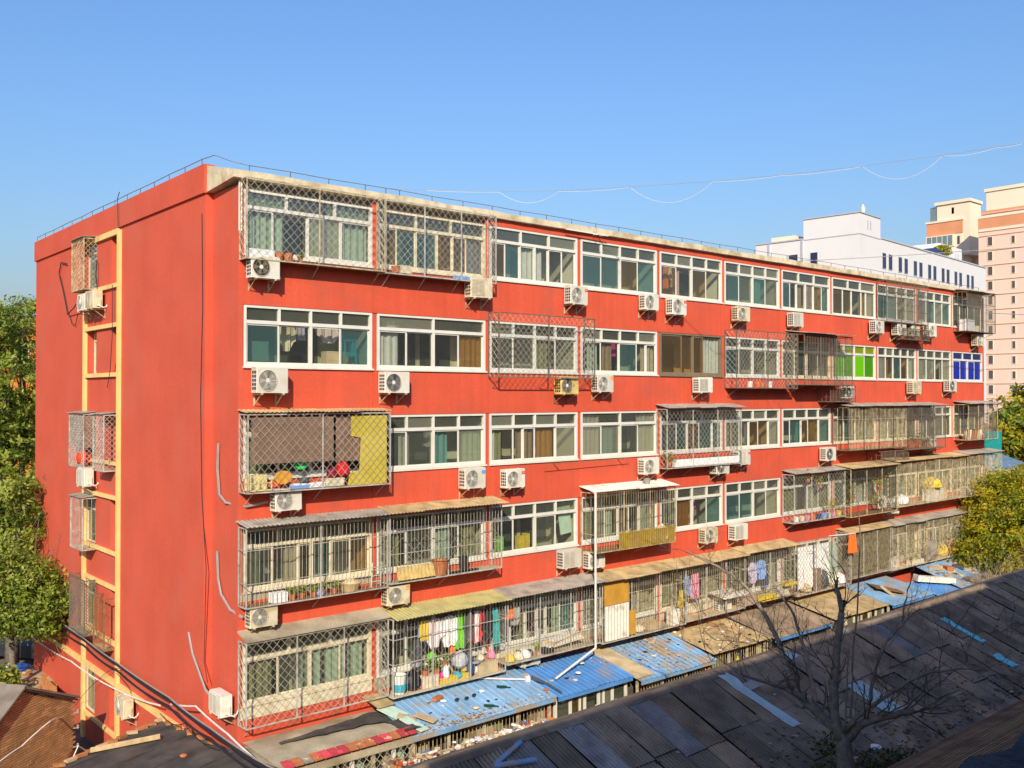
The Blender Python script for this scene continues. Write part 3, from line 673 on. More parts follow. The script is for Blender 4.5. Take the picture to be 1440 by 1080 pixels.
cage(38.65, 42.1, 9.2, 11.0, .75, 'bars', 'last cage of the fourth storey with curtains behind its bars', roof=GREYS, steel=DKSTEEL, frame=OLDST, indiv=False)
cage(30.0, 32.5, 8.35, 8.95, .7, 'bars', 'low rusty box cage hanging under the long barred cage', steel=DKSTEEL, frame=DKSTEEL, indiv=False)
cage(32.4, 34.9, 14.1, 14.6, .55, 'fine', 'low wire guard round the air conditioners under the top storey', steel=DKSTEEL, frame=DKSTEEL, sp=.1, r=.005)
cage(.02, 4.08, 6.28, 8.22, .45, 'bars', 'cage of close pale bars at the near corner of the third storey', roof=GREYS, steel=WIREM, drop=.1, over=.22, posts=2)
cage(4.12, 8.05, 6.35, 8.25, .5, 'lattice', 'barred cage with a zigzag lattice under a tan corrugated roof', roof=TANS, steel=WIREM, tray=CONC, over=.25, posts=2)
cage(11.85, 15.75, 6.38, 8.3, .72, 'bars', 'barred balcony cage with a white roof and a low yellow skirt', roof=WHITES, steel=OLDST, frame=OLDST, over=.1, drop=.14, posts=3)
cage(23.35, 27.2, 6.3, 8.25, .55, 'diamond', 'diamond-mesh cage with a row of bright pots, third storey', roof=GREYS, posts=3, tray=GREYS)
cage(27.25, 31.2, 6.25, 8.3, .8, 'fine', 'cluttered mesh cage full of yellow-green plants, third storey', roof=TANS, steel=DKSTEEL, frame=OLDST, sp=.22)
cage(31.3, 38.4, 6.35, 8.4, .7, 'lattice', 'long cage with a white box and yellow bundles, third storey', roof=TANS, steel=OLDST, frame=OLDST, tray=CONC, indiv=False)
cage(38.5, 42.6, 6.35, 8.45, .75, 'bars', 'last cage of the third storey, at the far end', roof=GREYS, steel=OLDST, frame=OLDST, indiv=False)
cage(.03, 4.1, 3.36, 5.42, .45, 'diamond', 'large diamond-mesh cage on the near corner of the second storey', posts=3, steel=WIREM, tray=None)
cage(4.15, 8.1, 3.3, 5.4, .62, 'lattice', 'barred cage crammed with drying clothes under an olive roof', roof=OLIVES, steel=STEEL, r=.0048, tray=PLY, over=.25, drop=.16)
cage(8.2, 12.1, 3.45, 5.42, .62, 'lattice', 'barred cage with stacked pale boards, above the bright blue shed roof', roof=GREYS, steel=WIREM, tray=CONC, over=.25, drop=.16)
cage(12.2, 16.4, 3.4, 5.4, .65, 'lattice', 'cage boarded at its left end by an orange and a ribbed panel', roof=TANS, steel=OLDST, tray=CONC, over=.25, drop=.16)
cage(16.45, 19.9, 3.45, 5.4, .65, 'lattice', 'zigzag-barred cage above a tin canopy, second storey', roof=TANS, steel=OLDST, tray=PLY, over=.2, drop=.14)
cage(19.95, 23.3, 3.5, 5.45, .6, 'bars', 'barred cage with a blue shirt drying, second storey', roof=TANS, steel=WIREM, tray=PLY, over=.2, drop=.14)
cage(23.35, 27.4, 3.4, 5.55, .7, 'diamond', 'diamond-mesh cage closed with white sheets, second storey', steel=WIREM, tray=PLY, posts=3)
cage(27.45, 31.0, 3.55, 5.5, .6, 'fine', 'cage screened with fine brown netting, second storey', roof=TANS, steel=OLDST, tray=CONC, sp=.09, r=.006)
cage(31.05, 35.0, 3.5, 5.5, .65, 'lattice', 'cage with green potted plants and a grey panel, second storey', roof=GREYS, steel=OLDST, tray=PLY, indiv=False)
cage(35.05, 39.5, 3.5, 5.5, .65, 'lattice', 'last visible cage of the second storey, half behind the yellow-green tree', roof=GREYS, steel=OLDST, tray=PLY, indiv=False)
# sloping concrete canopy over the near second-storey cage
b = MB(); b.prism([(0.0, -.004, 5.62), (4.12, -.004, 5.62), (4.12, -.52, 5.46), (0.0, -.52, 5.46)], (0, 0, .05)); b.build('canopy', CONC, block)
MB().box(.06, -.014, 3.44, 3.86, -.008, 3.745).build('sill_panel', CREAM, block)
for i, z0, z1, m in ((0, 6.36, 6.545, CONC), (1, 3.4, 3.745, CONC), (2, 3.5, 3.745, CREAM), (3, 3.48, 3.745, CONC), (4, 3.5, 3.745, CREAM), (5, 3.56, 3.745, CONC), (6, 3.5, 3.745, CREAM), (8, 3.6, 3.745, CONC), (9, 3.6, 3.745, CREAM)):
    MB().box(XS[i] - .02, -.014, z0, XS[i + 1] - .1, -.008, z1).build('sill_panel', m, block)
# gable cages
def gcage(y0, y1, z0, z1, d, style, label, roof=True, steel=STEEL, sp=.16):
    c = thing('window_cage', label, 'window cage', (gx, y0, z0), 'window cages on the gable'); x = gx - d; f = MB(); r = .018
    for yy in (y0, y1): f.box(x - r, yy - r, z0, x + r, yy + r, z1)
    for z in (z0, z1):
        f.box(x - r * .9, y0, z - r, x + r * .9, y1, z + r)
        for yy in (y0, y1): f.box(x, yy - r * .9, z - r * .95, gx - .005, yy + r * .9, z + r * .95)
    f.build('frame', steel, c); m = MB()
    if style == 'diamond':
        for a, b_ in diag(y0, y1, z0, z1, sp, 1.05) + diag(y0, y1, z0, z1, sp, -1.05): m.tube([(x, a[0], a[1]), (x, b_[0], b_[1])], .007, 3, cap=False)
        for yy in (y0, y1):
            for a, b_ in diag(x, gx - .01, z0, z1, sp, 1.05) + diag(x, gx - .01, z0, z1, sp, -1.05): m.tube([(a[0], yy, a[1]), (b_[0], yy, b_[1])], .007, 3, cap=False)
    else:
        n = int((y1 - y0) / .12)
        for i in range(1, n): m.tube([(x, y0 + (y1 - y0) * i / n, z0), (x, y0 + (y1 - y0) * i / n, z1)], .009, 3, cap=False)
        for yy in (y0, y1):
            for t in (.33, .66): m.tube([(x + d * t, yy, z0), (x + d * t, yy, z1)], .009, 3, cap=False)
        for t in (.3, .75): m.tube([(gx - .01, y0, z0 + (z1 - z0) * t), (x, y0, z0 + (z1 - z0) * t), (x, y1, z0 + (z1 - z0) * t), (gx - .01, y1, z0 + (z1 - z0) * t)], .009, 3)
    tag(m.build('wire_mesh', steel, c), kind='stuff')
    MB().box(x + .02, y0 + .02, z0 + .004, gx - .012, y1 - .02, z0 + .022).build('tray', OLDST, c)
    if roof: MB().prism([(gx - .005, y0 - .06, z1 + .08), (x - .08, y0 - .06, z1 + .03), (x - .08, y1 + .06, z1 + .03), (gx - .005, y1 + .06, z1 + .08)], (0, 0, .015)).build('roof_sheet', GREYS, c)
    return c
gcage(10.36, 11.66, 14.95, 16.62, .44, 'diamond', 'top cage on the gable, a tall mesh box under a small tin roof', steel=OLDST)
c = gcage(10.55, 12.15, 9.1, 10.85, .36, 'diamond', 'gable cage with a brown blind and a red lantern, fourth storey')
MB().box(gx - .345, 10.58, 9.75, gx - .335, 12.1, 10.8).build('blind', BLIND, c); MB().box(gx - .34, 10.565, 9.75, gx - .03, 10.575, 10.8).build('blind', BLIND, c)
gcage(8.5, 9.55, 9.1, 10.85, .36, 'diamond', 'gable cage next to the thick yellow band, fourth storey')
gcage(10.36, 11.66, 6.42, 8.1, .44, 'bars', 'barred gable cage of the third storey')
gcage(10.15, 11.8, 3.68, 5.45, .42, 'diamond', 'dark mesh cage on the gable, second storey', steel=DKSTEEL, roof=False, sp=.1)
gcage(8.55, 9.6, 3.5, 5.1, .3, 'bars', 'small pinkish cage by the thick yellow band, second storey', steel=RUST, roof=False)

# ================================================================== THINGS IN AND UNDER THE CAGES
def pot(x, y, z, r, h, mat, label, cat='flowerpot', group=None, n=10):
    b = MB(); b.lathe((x, y, z), [(r * .72, 0), (r, h), (r * 1.08, h), (r * 1.08, h * .88 + h * .12), (r * .9, h), (r * .88, h * .85)], n); return solo(b, 'flowerpot' if cat == 'flowerpot' else cat.replace(' ', '_'), mat, label, cat, group, (x, y, z))
def leafball(b, c, r, n, size, nm=3, rr=None, squash=1.):
    rr = rr or RND; c = Vector(c)
    for _ in range(n):
        d = Vector((rr.gauss(0, 1), rr.gauss(0, 1), rr.gauss(0, 1))).normalized() * (r * rr.random() ** .4); d.z *= squash
        u = Vector((rr.gauss(0, 1), rr.gauss(0, 1), rr.gauss(0, .8))).normalized(); w = u.cross(Vector((rr.gauss(0, 1), rr.gauss(0, 1), rr.gauss(0, 1)))).normalized()
        s_ = size * rr.uniform(.6, 1.3); p = c + d
        b.add([p - u * s_, p + w * s_ * .45, p + u * s_, p - w * s_ * .45], [(0, 1, 2, 3)], rr.randrange(nm))
def plant(x, y, z, r, h, label, mats=None, potm=TERRA, pr=.1, n=70):
    t = thing('potted_plant', label, 'potted plant', (x, y, z), 'potted plants in the cages')
    MB().lathe((x, y, z), [(pr * .7, 0), (pr, pr * 1.5), (pr * .9, pr * 1.5)], 8).build('pot', potm, t)
    b = MB(); leafball(b, (x, y, z + pr * 1.4 + h * .5), r, n, .05, squash=h / (2 * r)); b.tube([(x, y, z + pr), (x, y, z + pr * 1.4 + h * .6)], .008, 3, 0); b.build('foliage', mats or GRN, t); return t
def crate(x, y, z, w, d, h, mat, label, cat='box', name=None, rz=0., group=None):
    b = MB(); b.obox((0, 0, h / 2), (w, d, h)); b.obox((0, 0, h - .02), (w + .012, d + .012, .025)); b.obox((0, -d / 2 - .003, h * .5), (w * .9, .006, .03))
    o = solo(b, name or cat.replace(' ', '_'), mat, label, cat, group, (0, 0, 0)); o.location = (x, y, z); o.rotation_euler = (0, 0, rz); return o
def sack(x, y, z, r, h, mat, label, cat='bag', name='plastic_bag'):
    b = MB(); n = 9; vs = []; sd = RND.random() * 9
    prof = [(.55, 0), (.95, .18), (1, .45), (.8, .75), (.35, .92), (.12, 1.0)]
    for i, (q, zz) in enumerate(prof):
        for k in range(n):
            a = 2 * pi * k / n; q2 = q * (1 + .22 * noise.noise(Vector((cos(a) * 1.4, sin(a) * 1.4 + sd, zz * 3)))); vs.append((r * q2 * cos(a), r * q2 * sin(a), h * zz))
    fs = [(i * n + k, i * n + (k + 1) % n, (i + 1) * n + (k + 1) % n, (i + 1) * n + k) for i in range(len(prof) - 1) for k in range(n)] + [tuple(range(n - 1, -1, -1)), tuple((len(prof) - 1) * n + k for k in range(n))]
    b.add(vs, fs); o = solo(b, name, mat, label, cat, None, (0, 0, 0)); o.location = (x, y, z); return o
def garment(x, y, ztop, w, h, mat, label, cat='shirt', kind='shirt', mat2=None, hanger=True):
    """cloth hanging flat to the front: a pillowed outline with sleeves or legs, in waves"""
    if kind == 'shirt': cols = [(-.5, -.62, -.30), (-.36, -.70, -.10), (-.24, -1, -.03), (-.1, -1, 0), (.1, -1, 0), (.24, -1, -.03), (.36, -.70, -.10), (.5, -.62, -.30)]
    elif kind == 'trousers': cols = [(-.3, -1, 0), (-.17, -1, 0), (-.03, -1, 0), (0, -.35, 0), (.03, -1, 0), (.17, -1, 0), (.3, -1, 0)]
    else: cols = [(-.5 + i / 8, -1 + .03 * sin(i * 2.1), 0) for i in range(9)]
    fine = []
    for (u0, l0, h0), (u1, l1, h1) in zip(cols, cols[1:]):
        for q in range(3): t = q / 3; fine.append((u0 + (u1 - u0) * t, l0 + (l1 - l0) * t + RND.uniform(-.012, .012), h0 + (h1 - h0) * t))
    cols = fine + [cols[-1]]
    b = MB(); rows = 7; vs = []; ph = RND.random() * 6; lean = RND.uniform(-.05, .05)
    for s_ in (-1, 1):
        for i, (u, lo, hi) in enumerate(cols):
            for j in range(rows + 1):
                t = j / rows; edge = 0 if i in (0, len(cols) - 1) else 1
                yy = .018 * s_ * edge * (0.3 + t) + (.045 * sin(u * 17 + ph + t * 1.5) + .02 * sin(u * 41 + ph * 2)) * (.25 + t)
                vs.append((u * w * (1 - .10 * t * abs(sin(ph))) + lean * t,  yy, h * (hi + (lo - hi) * t)))
    m = len(cols); R1 = rows + 1; off = m * R1; fs = []; ms = []
    for i in range(m - 1):
        for j in range(rows):
            a, c = i * R1 + j, (i + 1) * R1 + j
            fs.append((a, a + 1, c + 1, c)); fs.append((off + a, off + c, off + c + 1, off + a + 1)); ms += [1 if (mat2 and abs(i - (m - 1) / 2 + .5) < 3) else 0] * 2
        a, c = i * R1 + rows, (i + 1) * R1 + rows; fs.append((a, off + a, off + c, c)); ms.append(0)
    for i in (0, m - 1):
        for j in range(rows): a = i * R1 + j; fs.append((a, off + a, off + a + 1, a + 1)); ms.append(0)
    b.v = vs; b.f = fs; b.m = ms
    if hanger: b.tube([(-.18 * w, 0, -.03 * h), (0, 0, .03), (.18 * w, 0, -.03 * h)], .006, 3, 0); b.tube([(0, 0, .03), (.0, 0, .1)], .005, 3, 0)
    o = solo(b, cat.replace(' ', '_'), [mat, mat2 or mat], label, cat, 'laundry', (0, 0, 0)); o.location = (x, y, ztop); return o
CL = {n: M('cloth_' + n, c, .9, .1, 8) for n, c in dict(pinkwhite=(.72, .58, .58), white=(.72, .7, .66), lime=(.16, .50, .02), red=(.55, .015, .02), black=(.02, .02, .022), charcoal=(.07, .07, .075), teal=(.04, .33, .32), yellow=(.62, .45, .05), blue=(.18, .34, .68), navy=(.03, .045, .13), pink=(.66, .24, .36), orange=(.75, .14, .02), magenta=(.55, .02, .2), cream=(.62, .54, .38), lilac=(.5, .42, .55), turq=(.03, .33, .42), grey=(.3, .29, .28)).items()}
def rod(x0, x1, y, z, label):
    return solo(MB().tube([(x0, y, z), (x1, y, z)], .012, 5), 'clothes_rail', STEEL, label, 'clothes rail', None, (x0, y, z))
# second storey, second bay: the crammed laundry cage
rod(4.3, 8.0, -.35, 5.28, 'clothes rail across the crammed laundry cage')
for x, w, h, m, lab, kd, m2 in ((5.25, .28, .55, 'yellow', 'yellow garment at the left end of the laundry rail', 'towel', None), (5.62, .75, .80, 'pinkwhite', 'pinkish white shirt, left of two, on the laundry rail', 'shirt', None), (6.12, .75, .86, 'white', 'white speckled shirt left of the lime-green trousers', 'shirt', None),
    (6.52, .55, .98, 'lime', 'lime-green trousers on the laundry rail', 'trousers', None), (6.82, .45, .86, 'charcoal', 'charcoal garment between green trousers and red jacket', 'towel', None), (7.15, .62, .92, 'red', 'red jacket with a white stripe on the laundry rail', 'shirt', 'white'), (7.5, .5, .9, 'black', 'black jacket right of the red one', 'shirt', None), (7.83, .22, 1.15, 'teal', 'teal cloth at the right end of the laundry rail', 'towel', None),
    (5.05, .3, .8, 'charcoal', 'dark garment hanging low at the left of the laundry cage', 'towel', None)):
    garment(x, -.48, 5.2 if x > 5.1 else 4.75, w, h, CL[m], lab, 'trousers' if kd == 'trousers' else 'jacket' if 'jacket' in lab else 'shirt' if kd == 'shirt' else 'cloth', kd, CL[m2] if m2 else None)
garment(5.22, -.42, 5.0, .25, .4, CL['blue'], 'small blue cloth beside the yellow garment', 'cloth', 'towel')
pot(4.48, -.42, 3.33, .2, .52, M('bucket_white', (.7, .68, .6), .5), 'white and teal paint drum in the laundry cage', 'paint drum'); solo(MB().lathe((4.48, -.42, 3.40), [(.185, 0), (.2, .2)], 10), 'label_band', CL['turq'], 'teal band round the white paint drum', 'band')
sack(4.92, -.38, 3.33, .26, .55, M('black_plastic', (.015, .015, .017), .4), 'stuffed black bag beside the white paint drum')
crate(5.45, -.4, 3.33, .55, .3, .3, CL['cream'], 'cream box under the greenery of the laundry cage')
for i, (x, z) in enumerate(((5.35, 3.63), (5.75, 3.6), (6.05, 3.75))): plant(x, -.4, z, .2, .28, ('leafy plant on the cream box of the laundry cage', 'leafy plant right of the cream box, in the laundry cage', 'highest leafy plant in the middle of the laundry cage')[i])
crate(7.5, -.42, 3.33, .7, .3, .34, PLY, 'brown cardboard box at the right of the laundry cage', 'cardboard box')
sack(6.55, -.42, 3.65, .24, .5, M('grey_bag', (.42, .42, .42), .5), 'grey plaid bag in the middle of the laundry cage'); sack(6.9, -.42, 3.35, .18, .6, CL['navy'], 'navy bag beside the grey plaid bag')
crate(6.3, -.45, 3.33, 1.0, .18, .16, CL['yellow'], 'yellow box along the foot of the laundry cage'); sack(6.0, -.5, 3.45, .1, .4, CL['white'], 'white bottle-shaped bag in front of the greenery')
for i, (x, z, c, nm) in enumerate(((5.1, 3.35, 'pink', 'pink'), (5.9, 3.35, 'magenta', 'magenta'), (6.12, 3.6, 'white', 'white'), (6.45, 3.35, 'turq', 'turquoise'), (6.7, 3.5, 'yellow', 'mustard'), (7.15, 3.35, 'white', 'chalky'), (7.3, 3.7, 'cream', 'cream'), (5.6, 4.0, 'lime', 'lime'), (6.35, 4.05, 'orange', 'orange'), (5.0, 3.95, 'grey', 'grey'), (7.75, 3.68, 'pink', 'rosy'), (6.85, 4.0, 'black', 'black'))):
    sack(x, -.44 + .05 * (i % 3), z, .12 + .03 * (i % 2), .22 + .05 * (i % 3), CL[c], 'small %s bundle among the clutter of the laundry cage' % nm, 'bundle', 'cloth_bundle')
lf = MB(); lf.lathe((7.05, -.5, 3.72), [(.16, 0), (.17, .05), (.05, .06)], 14); solo(lf, 'basin', CL['grey'], 'round grey basin in the laundry cage', 'basin', None, (7.05, -.5, 3.72))
# second storey, third bay
for i in range(5):
    q = MB(); q.obox((10.7, -.36, 3.66 + i * .05), (1.5 - .1 * i, .3, .04), Matrix.Rotation(.06 * i - .1, 3, 'Z') @ Matrix.Rotation(-.10, 3, 'Y')); solo(q, 'board', [CL['cream'], WHITES, CL['cream'], PLY, WHITES][i], ('lowest pale board of the stack in the cage', 'second pale board of the stack in the cage', 'middle pale board of the stack in the cage', 'brown board near the top of the stack in the cage', 'topmost pale board of the stack in the cage')[i] + ' above the bright blue roof', 'board', 'stacked boards', (10.7, -.36, 3.66 + i * .05))
crate(9.95, -.4, 3.48, .4, .3, .14, DARK, 'dark tray left of the stacked pale boards', 'tray')
garment(8.75, -.3, 5.1, .45, .6, CL['grey'], 'grey shirt drying left of the purple curtain', 'shirt'); garment(8.55, -.32, 5.1, .2, .4, CL['orange'], 'small orange cloth beside the grey shirt', 'cloth', 'towel')
for i, (x, c) in enumerate(((8.4, 'yellow'), (8.75, 'cream'), (9.05, 'white'))): sack(x, -.45, 3.47, .17, .26, CL[c], ('yellow', 'cream', 'white')[i] + ' bundle in the cage corner above the old beige air conditioner', 'bundle', 'cloth_bundle')
plant(9.5, -.4, 3.5, .2, .2, 'small green plant above the old beige air conditioner')
# second storey, fourth bay: boarded end
c4 = MB(); c4.box(12.25, -.70, 4.62, 13.4, -.675, 5.35); solo(c4, 'wood_panel', ORWOOD, 'orange wooden panel closing the cage right of the drainpipe', 'panel')
q = corr(MB(), 1.15, 1.15, 8, .018); vs = [(12.25 + x, -.69 + z * .8, 4.60 + y) for x, y, z in q.v]; q.v = vs; solo(q, 'ribbed_panel', WHITES, 'pale ribbed panel below the orange wooden panel', 'panel')
MBp = MB().box(13.42, -.69, 3.5, 13.75, -.672, 4.3); solo(MBp, 'wood_panel', ORWOOD, 'short orange board beside the ribbed panel', 'panel')
crate(14.9, -.4, 3.43, .6, .35, .25, TRASH[2], 'tan box on the tray of the boarded cage'); crate(15.9, -.5, 3.43, .35, .3, .55, WHITES, 'white box at the right end of the boarded cage'); sack(14.2, -.42, 3.43, .2, .25, CL['cream'], 'cream bundle beside the short orange board', 'bundle', 'cloth_bundle')
garment(16.9, -.3, 4.95, .3, .7, CL['blue'], 'small blue cloth in the zigzag-barred cage', 'cloth', 'towel'); garment(17.35, -.3, 5.0, .4, .9, CL['pink'], 'pink patterned towel in the zigzag-barred cage', 'towel', 'towel'); garment(16.6, -.3, 4.5, .3, .6, CL['yellow'], 'yellow cloth at the left of the zigzag-barred cage', 'cloth', 'towel')
cn = MB(); cn.prism([(18.4, -.1, 4.12), (19.7, -.1, 4.12), (19.7, -.85, 4.0), (18.4, -.85, 4.0)], (0, 0, .03)); solo(cn, 'tin_canopy', WHITES, 'small ribbed tin canopy over an air conditioner', 'canopy')
# second storey, sixth to eleventh bays
garment(20.85, -.3, 5.0, .55, .8, CL['lilac'], 'lilac shirt beside the blue shirt', 'shirt'); garment(21.35, -.35, 5.05, .65, .75, CL['blue'], 'light blue shirt drying in the barred cage', 'shirt'); garment(21.75, -.3, 4.9, .5, .95, CL['navy'], 'navy trousers right of the blue shirt', 'trousers', 'trousers')
crate(21.3, -.68, 3.56, .95, .3, .2, CL['yellow'], 'yellow box at the foot of the barred cage'); crate(23.0, -.45, 3.9, .75, .4, .1, CL['yellow'], 'flat yellow box on top of the marked air conditioner')
for i in range(5): garment(23.95 + i * .58, -.5, 5.3, .54, 1.7, CL['white'] if i != 4 else CURT['green'], ('first', 'second', 'third', 'fourth', 'pale green fifth')[i] + ' sheet from the left in the cage closed with white sheets', 'sheet', 'towel', hanger=False)
crate(24.9, -.62, 3.44, .45, .1, .9, BLIND, 'brown board leaning in the white-sheeted cage', 'board'); sack(25.5, -.5, 3.44, .25, .8, CL['charcoal'], 'charcoal bag beside the leaning brown board'); sack(26.2, -.5, 3.44, .3, .6, CL['cream'], 'cream sack in the white-sheeted cage'); sack(26.8, -.5, 3.44, .28, .5, CL['white'], 'white sack in the white-sheeted cage'); sack(24.2, -.5, 3.44, .25, .4, PLY, 'tan sack at the left of the white-sheeted cage')
garment(27.25, -.85, 5.55, .55, .8, CL['orange'], 'bright orange cloth hanging from the pole end', 'cloth', 'towel')
solo(MB().tube([(25.6, -.75, 5.62), (27.4, -.9, 5.58)], .02, 5), 'pole', WHITEC, 'white pole carrying the orange cloth', 'pole')
nt_ = MB().box(27.5, -.56, 3.75, 30.9, -.553, 5.3); solo(nt_, 'insect_screen', G('netting', (.5, .45, .34), 0, .45, (.24, .19, .11)), 'brown insect netting filling a second-storey cage', 'netting')
for x, lab in ((33.2, 'green potted plant in the cage beside the grey panel'), (33.9, 'tallest green plant left of the grey panel')): plant(x, -.4, 3.55, .3, .5, lab, pr=.12)
crate(33.5, -.5, 3.53, 1.1, .3, .2, CL['cream'], 'cream trough under the plants by the grey panel'); solo(MB().box(34.3, -.70, 3.6, 35.3, -.68, 4.5), 'grey_panel', GREYS, 'grey panel on the front of a far second-storey cage', 'panel')
sack(36.4, -.4, 3.53, .3, .7, CL['yellow'], 'yellow bundle in the last second-storey cage', 'bundle', 'cloth_bundle'); sack(37.4, -.4, 3.53, .3, .7, CL['orange'], 'orange bundle in the last second-storey cage', 'bundle', 'cloth_bundle'); garment(38.2, -.4, 5.1, .3, .5, CL['blue'], 'blue cloth in the last second-storey cage', 'cloth', 'towel')
# third storey
for i, x in enumerate((1.35, 1.62, 1.95, 2.2, 2.55)): plant(x, -.28, 6.3, .15, .22, ('leftmost', 'second', 'middle', 'fourth', 'rightmost')[i] + ' green plant on the tray of the close-barred corner cage', pr=.09)
crate(.95, -.28, 6.3, .4, .25, .24, CL['white'], 'white box left of the plants in the close-barred cage'); sack(2.1, -.33, 6.3, .1, .2, CL['blue'], 'pale blue jar among the plants of the close-barred cage', 'jar', 'jar')
bk = MB(); bk.lathe((3.0, -.27, 6.31), [(.22, 0), (.3, .2), (.28, .2)], 12); solo(bk, 'basket', TANS, 'tan basket at the right of the close-barred cage', 'basket', None, (3.0, -.27, 6.31)); sack(3.05, -.27, 6.42, .22, .2, PLY, 'brown bundle in the tan basket', 'bundle', 'cloth_bundle')
ch = MB()
for a in (0, .3): ch.tube([(3.65 + a, -.3, 6.3), (3.72 + a, -.25, 6.95)], .015, 4)
for z in (6.45, 6.6, 6.75): ch.tube([(3.66, -.28, z), (4.0, -.27, z)], .012, 4)
solo(ch, 'clothes_rack', PALEB, 'pale green folding rack beside the tan basket', 'rack')
bt = corr(MB(), 1.25, .42, 9, .016); bt.v = [(4.35 + x, -.42 + y * .35, 6.76 + y * .8 + z) for x, y, z in bt.v]; solo(bt, 'bamboo_mat', M('bamboo', (.52, .36, .12), .7, .2, 8), 'yellow bamboo mat leaning over the air conditioner with the orange label', 'mat')
pot(5.9, -.35, 6.38, .26, .42, M('terracotta_wood', (.36, .13, .05), .6, .2, 10), 'large terracotta tub in the lattice cage'); pot(6.75, -.35, 6.38, .15, .42, M('black_pot', (.03, .03, .032), .5), 'tall black pot right of the terracotta tub')
crate(6.6, -.42, 6.38, 1.2, .12, .05, DARK, 'dark slatted tray in front of the pots', 'tray')
# white-roofed cage: yellow skirt, drain pipe, pan on the roof
sk = MB()
for i in range(26): sk.box(12.9 + i * .11, -.755, 6.42, 12.93 + i * .11, -.735, 6.92)
sk.box(12.88, -.75, 6.40, 15.75, -.738, 6.43); sk.box(12.88, -.75, 6.9, 15.75, -.738, 6.93); sk.box(12.9, -.728, 6.44, 15.7, -.722, 6.9, 1)
solo(sk, 'balcony_skirt', [M('yellowed_rail', (.40, .26, .03), .7, .2), M('dusty_screen', (.24, .16, .05), .8, .2)], 'low yellowed railing along the foot of the white-roofed cage', 'railing')
pp = solo(MB().tube([(11.62, -.9, 8.36), (11.62, -.9, 3.42)], .035, 8).tube([(11.62, -.9, 3.42), (9.48, -1.35, 2.98)], .035, 8).tube([(11.62, -.9, 8.34), (11.9, -.3, 8.42)], .03, 6), 'drain_pipe', WHITEC, 'white drainpipe dropping from the white cage roof to the blue shed roof', 'pipe')
pot(14.6, -.45, 8.42, .13, .2, GREYC, 'grey pail standing on the white cage roof', 'pail')
sack(15.3, -.5, 6.42, .25, .6, CL['cream'], 'cream bundle at the right end of the yellowed railing', 'bundle', 'cloth_bundle')
for i, (x, c) in enumerate(((23.7, 'white'), (24.1, 'cream'), (24.5, 'pink'), (24.9, 'orange'), (25.3, 'navy'), (25.75, 'blue'), (26.1, 'cream'), (26.5, 'pink'), (26.9, 'yellow'))): pot(x, -.42, 6.33, .13, .2, CL[c], ('white pot, leftmost', 'cream pot, second from the left', 'pink pot, third from the left', 'orange pot, left of the navy one', 'navy pot', 'blue pot', 'cream pot, right of the blue one', 'pink pot, second from the right', 'yellow pot, rightmost')[i] + ' on the bright pot shelf of the third storey', 'flowerpot', 'bright pots on the third-storey shelf')
for i, (x, z, r) in enumerate(((26.3, 6.5, .35), (27.6, 6.3, .6), (28.1, 6.9, .5), (24.6, 7.9, .25), (25.5, 7.6, .25), (29.9, 6.4, .4), (30.4, 7.2, .35))):
    plant(x, -.4, z, r, r * 1.5, ('yellowish plant at the right end of the bright pots', 'large yellow-green plant at the left of the cluttered mesh cage', 'upper yellow-green plant in the cluttered mesh cage', 'trailing plant high at the left of the bright-pot cage', 'trailing plant in the middle of the bright-pot cage', 'low plant at the right of the cluttered mesh cage', 'upper plant at the right of the cluttered mesh cage')[i], GRY, n=120)
crate(35.4, -.45, 6.38, 1.35, .4, .55, WHITES, 'long white box in the far third-storey cage'); sack(35.3, -.4, 6.93, .5, .6, CL['yellow'], 'yellow bundle on the long white box', 'bundle', 'cloth_bundle'); sack(32.3, -.4, 6.38, .4, .5, CL['white'], 'white bundle left of the long white box', 'bundle', 'cloth_bundle'); crate(36.6, -.4, 6.38, .6, .1, .8, TRASH[2], 'brown board leaning right of the long white box', 'board')
# fourth storey: blind, cloth and toys
bl = MB(); n = 30
for i in range(n): z = 10.92 - i * .038; bl.box(.14, -.47 - .006 * sin(i), z - .033, 2.4, -.455, z)
solo(bl, 'reed_blind', BLIND, 'brown reed blind half rolled down inside the fourth-storey corner cage', 'blind')
bl = MB()
for i in range(16): bl.box(2.52 + i * .05, -.40, 9.75, 2.565 + i * .05, -.385, 10.9)
solo(bl, 'reed_blind', BLIND, 'brown upright blind between the reed blind and the yellow cloth', 'blind')
yc = MB(); yc.prism([(2.95, -.44, 10.94), (4.05, -.44, 10.94), (4.05, -.44, 9.1), (2.85, -.44, 9.1), (2.9, -.44, 9.4), (3.2, -.44, 9.5), (3.25, -.44, 10.35), (2.95, -.44, 10.4)], (0, .02, 0)); solo(yc, 'yellow_cloth', YELB, 'yellow cloth covering the right end of the brown-blind cage', 'cloth')
bs = MB()
for i in range(4): bs.box(.1 + i * .19, -.46, 9.12, .12 + i * .19, -.42, 9.5)
for z in (9.12, 9.3, 9.48): bs.box(.1, -.462, z, .69, -.44, z + .02)
bs.box(.1, -.44, 9.12, .69, -.16, 9.14); bs.box(.1, -.18, 9.14, .69, -.16, 9.5)
solo(bs, 'plastic_crate', M('cream_plastic', (.66, .55, .25), .5), 'cream plastic crate in the brown-blind cage', 'crate')
def flatround(x, y, z, rx, rz_, mat, name, label, cat):
    b = MB(); vs = []; n = 16
    for s_ in (-.02, .03):
        for k in range(n): vs.append((x + rx * cos(2 * pi * k / n), y + s_, z + rz_ * sin(2 * pi * k / n)))
    b.add(vs, [tuple(range(n)), tuple(range(2 * n - 1, n - 1, -1))] + [(k, n + k, n + (k + 1) % n, (k + 1) % n) for k in range(n)]); return solo(b, name, mat, label, cat)
